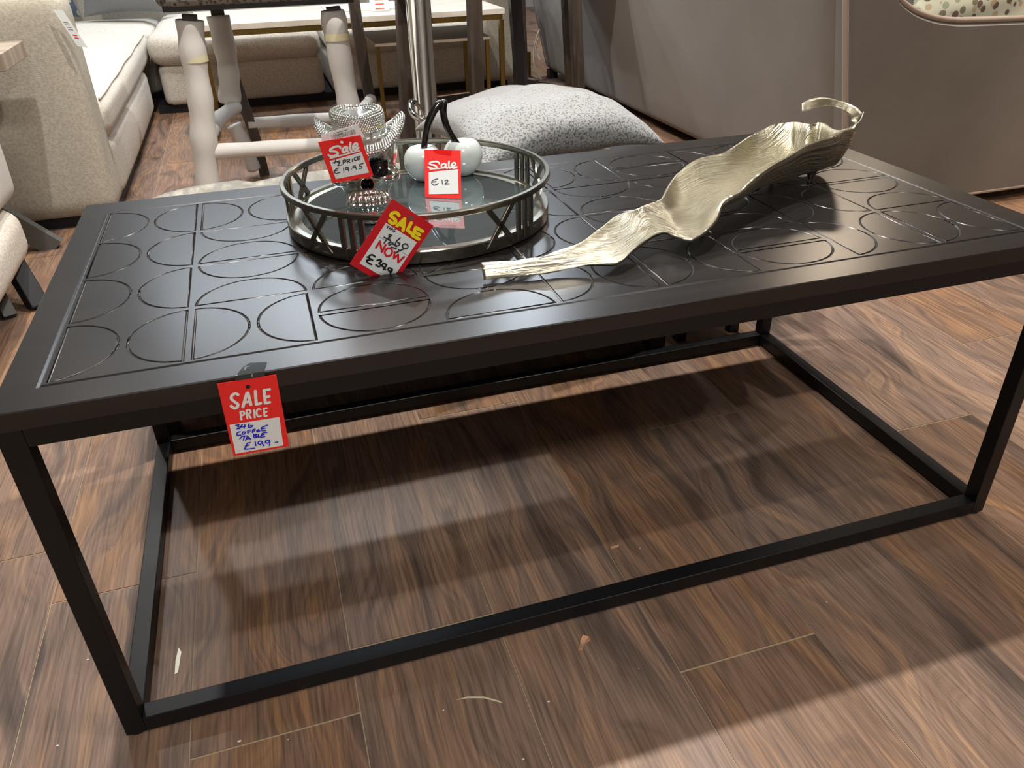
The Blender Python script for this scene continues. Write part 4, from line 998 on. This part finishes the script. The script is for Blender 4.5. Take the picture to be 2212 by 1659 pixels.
# ---------------------------------------------------------------- dark bar stool, right of the pole
sb = thing('bar_stool', (1.0, 2.4, 0), 'dark brown square-legged bar stool straddling the chrome pole', 'stool')
for p, q in (((.775, 2.15, .64), (.742, 2.15, 0)), ((1.010, 2.10, .64), (1.000, 2.10, 0)), ((.86, 2.62, .64), (.875, 2.62, 0)), ((1.305, 2.60, .64), (1.350, 2.60, 0))):
    MB().bar(p, q, .046, .046, up=(0, 1, 0)).build('leg', MT['dark_wood'] if p[1] < 2.5 else MT['black_wood'], sb, bevel=.003)
MB().box((.74, 2.07, .64), (1.34, 2.65, .70)).build('seat', MT['grey_vel'], sb, bevel=.01)
for p, q in (((.88, 2.62, .175), (1.33, 2.61, .195)), ((.75, 2.15, .175), (.87, 2.61, .18)), ((1.005, 2.12, .175), (1.33, 2.58, .195))):
    MB().bar(p, q, .02, .03).build('stretcher', MT['black_wood'], sb)
    MB().bar(Vector(p)+Vector((0, -.002, .017)), Vector(q)+Vector((0, -.002, .017)), .022, .004).build('foot_plate', MT['chrome'], sb)
sc2 = thing('bar_stool', (1.5, 2.8, 0), 'dark brown bar stool standing against the taupe sofa back', 'stool')
for p, q in (((1.562, 2.60, .66), (1.612, 2.60, 0)), ((1.43, 2.92, .66), (1.46, 2.95, 0)), ((1.66, 2.95, .66), (1.735, 3.02, 0)), ((1.50, 3.2, .66), (1.55, 3.30, 0))):
    MB().bar(p, q, .045, .045, up=(0, 1, 0)).build('leg', MT['dark_wood'], sc2, bevel=.003)
MB().box((1.42, 2.57, .66), (1.72, 3.2, .72)).build('seat', MT['grey_vel'], sc2, bevel=.01)
MB().bar((1.595, 2.62, .165), (1.46, 2.92, .165), .02, .03).build('stretcher', MT['black_wood'], sc2)
MB().bar((1.595, 2.62, .183), (1.46, 2.92, .183), .022, .004).build('foot_plate', MT['chrome'], sc2)

# ---------------------------------------------------------------- chrome pedestal stool
cp = thing('pedestal_stool', (.757, 1.8, 0), 'round chrome pedestal bar stool with footrest ring, just behind the cherries', 'stool')
MB().lathe([(0, 0), (.19, 0), (.192, .004), (.17, .010), (.05, .022), (.040, .035), (.040, .31), (.0375, .315), (.0375, .66), (0, .66)], (.757, 1.8, 0), 64).build('column', MT['chrome'], cp, angle=.5)
MB().lathe([(0, .66), (.17, .66), (.19, .69), (.19, .72), (0, .74)], (.757, 1.8, 0), 48).build('seat', MT['grey_vel'], cp, angle=.5)
MB().tube(smoothpath([(.757, 1.83, .325), (.712, 1.80, .345), (.700, 1.70, .325), (.757, 1.62, .31), (.84, 1.66, .305), (.865, 1.76, .305), (.80, 1.83, .32), (.757, 1.83, .325)]), .010, 12).build('footrest', MT['chrome'], cp, smooth=True)

# ---------------------------------------------------------------- near cream armchair, left
ac = thing('armchair', (-.8, 1.1, 0), 'cream boucle armchair at the left edge, on black angled legs', 'chair')
softbox((-1.1, .55, .10), (-.385, 1.50, .245), .05, 20, (.012, 0, 0)).build('seat_base', MT['cream'], ac, smooth=True)
softbox((-1.1, .62, .235), (-.388, 1.56, .56), .045, 24, (.012, 0, .02), wob=.008).build('seat_cushion', MT['grey_cream'], ac, smooth=True)
softbox((-1.1, 1.36, .24), (-.60, 1.60, .80), .07, 14).build('back', MT['cream'], ac, smooth=True)
for p, q in (((-.43, 1.44, .12), (-.385, 1.375, 0)), ((-.43, .62, .12), (-.39, .58, 0)), ((-1.0, 1.44, .12), (-1.05, 1.46, 0)), ((-1.0, .62, .12), (-1.05, .58, 0))):
    MB().bar(p, q, .045, .045).build('leg', MT['plinth'], ac, bevel=.003)
MB().bar((-.47, 1.42, .06), (-.47, .6, .06), .03, .03).build('stretcher', MT['slate'], ac)
MB().bar((-.50, 1.44, .12), (-.445, 1.335, .0), .03, .03).build('leg', MT['slate'], ac)

# ---------------------------------------------------------------- side table, far left
st_ = thing('side_table', (-.7, 1.85, 0), 'oak-edged side table on grey X legs beside the sofa arm', 'table')
MB().box((-1.05, 1.66, .533), (-.352, 1.925, .575)).build('tabletop', MT['oak'], st_, bevel=.002)
for p, q in (((-.95, 1.84, .533), (-.42, 1.84, .0)), ((-.46, 1.80, .533), (-.98, 1.80, .0))):
    MB().bar(p, q, .06, .032, up=(0, 1, 0)).build('leg', MT['slate'], st_)

# ---------------------------------------------------------------- cord and plug by the taupe sofa
cd = thing('lamp_cord', (1.66, 3.6, 0), 'cream electric cord trailing beside the taupe sofa', 'cord')
MB().tube(smoothpath([(1.765, 3.6, .30), (1.735, 3.6, .22), (1.735, 3.6, .12), (1.775, 3.6, .04), (1.79, 3.6, .008)]), .004, 8).build('flex', MT['cream'], cd, smooth=True)
MB().tube(smoothpath([(1.765, 3.62, .25), (1.75, 3.62, .2), (1.77, 3.6, .14)]), .004, 8).build('flex', MT['cream'], cd, smooth=True)
bl = thing('floor_lamp', (1.74, 3.75, 0), 'black lamp stand with brass foot behind the stools', 'lamp')
MB().lathe([(0, 0), (.07, 0), (.07, .01), (.02, .03), (.02, .16), (0, .16)], (1.76, 3.80, 0), 32).build('foot', MT['brass'], bl, angle=.5)
MB().bar((1.735, 3.80, .15), (1.70, 3.80, .62), .04, .04).build('stem', MT['black_wood'], bl)

#@BITS
# ---------------------------------------------------------------- litter on the floor
def chip(name, pts, m, label, cat, z=.0004, h=.0012, lift=0):
    mb_ = MB(); n = len(pts)
    vt = [(x, y, z+h+lift*(i % 2)) for i, (x, y) in enumerate(pts)]; vb = [(x, y, z) for x, y in pts]
    mb_.add(vt+vb, [tuple(range(n)), tuple(range(2*n-1, n-1, -1))]+[(i, (i+1) % n, n+(i+1) % n, n+i) for i in range(n)])
    return tag(mb_.build(name, m), label, cat)
MT['chip'] = mat('tan_card', s2l(206, 160, 128), .4)
chip('card_scrap', [(.535, -.097), (.541, -.098), (.546, -.090), (.557, -.087), (.558, -.081), (.549, -.079), (.543, -.084)], MT['chip'], 'torn tan card scrap on floor in front of the middle of the table', 'litter', lift=.005)
chip('orange_scrap', [(.655, .070), (.668, .070), (.672, .074), (.659, .074)], MT['chip'], 'small orange sliver on floor under the table', 'litter')
chip('paint_smear', [(.012, .036), (.016, .038), (.019, .072), (.015, .082), (.012, .060)], MT['tape'], 'cream paint smear on floor inside left end of the frame', 'litter', h=.0004)
chip('pale_scratch', [(.3585, -.1207), (.3740, -.1201), (.3937, -.1266), (.4115, -.1397), (.4138, -.1441), (.3930, -.1293), (.3733, -.1227)], MT['tape'], 'thin pale curved scratch on floor in front of the table', 'scratch', h=.0002)
crumbs = [(.093, -.094, .004), (.415, -.225, .0025), (.70, .057, .002), (.34, -.13, .002), (.15, -.11, .0018), (-.103, .10, .003), (-.098, .33, .002), (.32, -.23, .0018), (.60, -.15, .0015), (.44, .02, .0015), (.47, -.16, .003), (-.12, -.03, .003), (.905, -.13, .002)]
for k, (x, y, r_) in enumerate(crumbs):
    r_ *= .62; q = ball((x, y, r_*.3), r_, 4, (1, .6, .35))
    q.v = [(a, b, max(c_, 0)) for a, b, c_ in q.v]
    tag(q.build('crumb', MT['paper']), 'tiny white crumb on the walnut floor around the table frame', 'litter', 'white crumbs scattered on the floor')
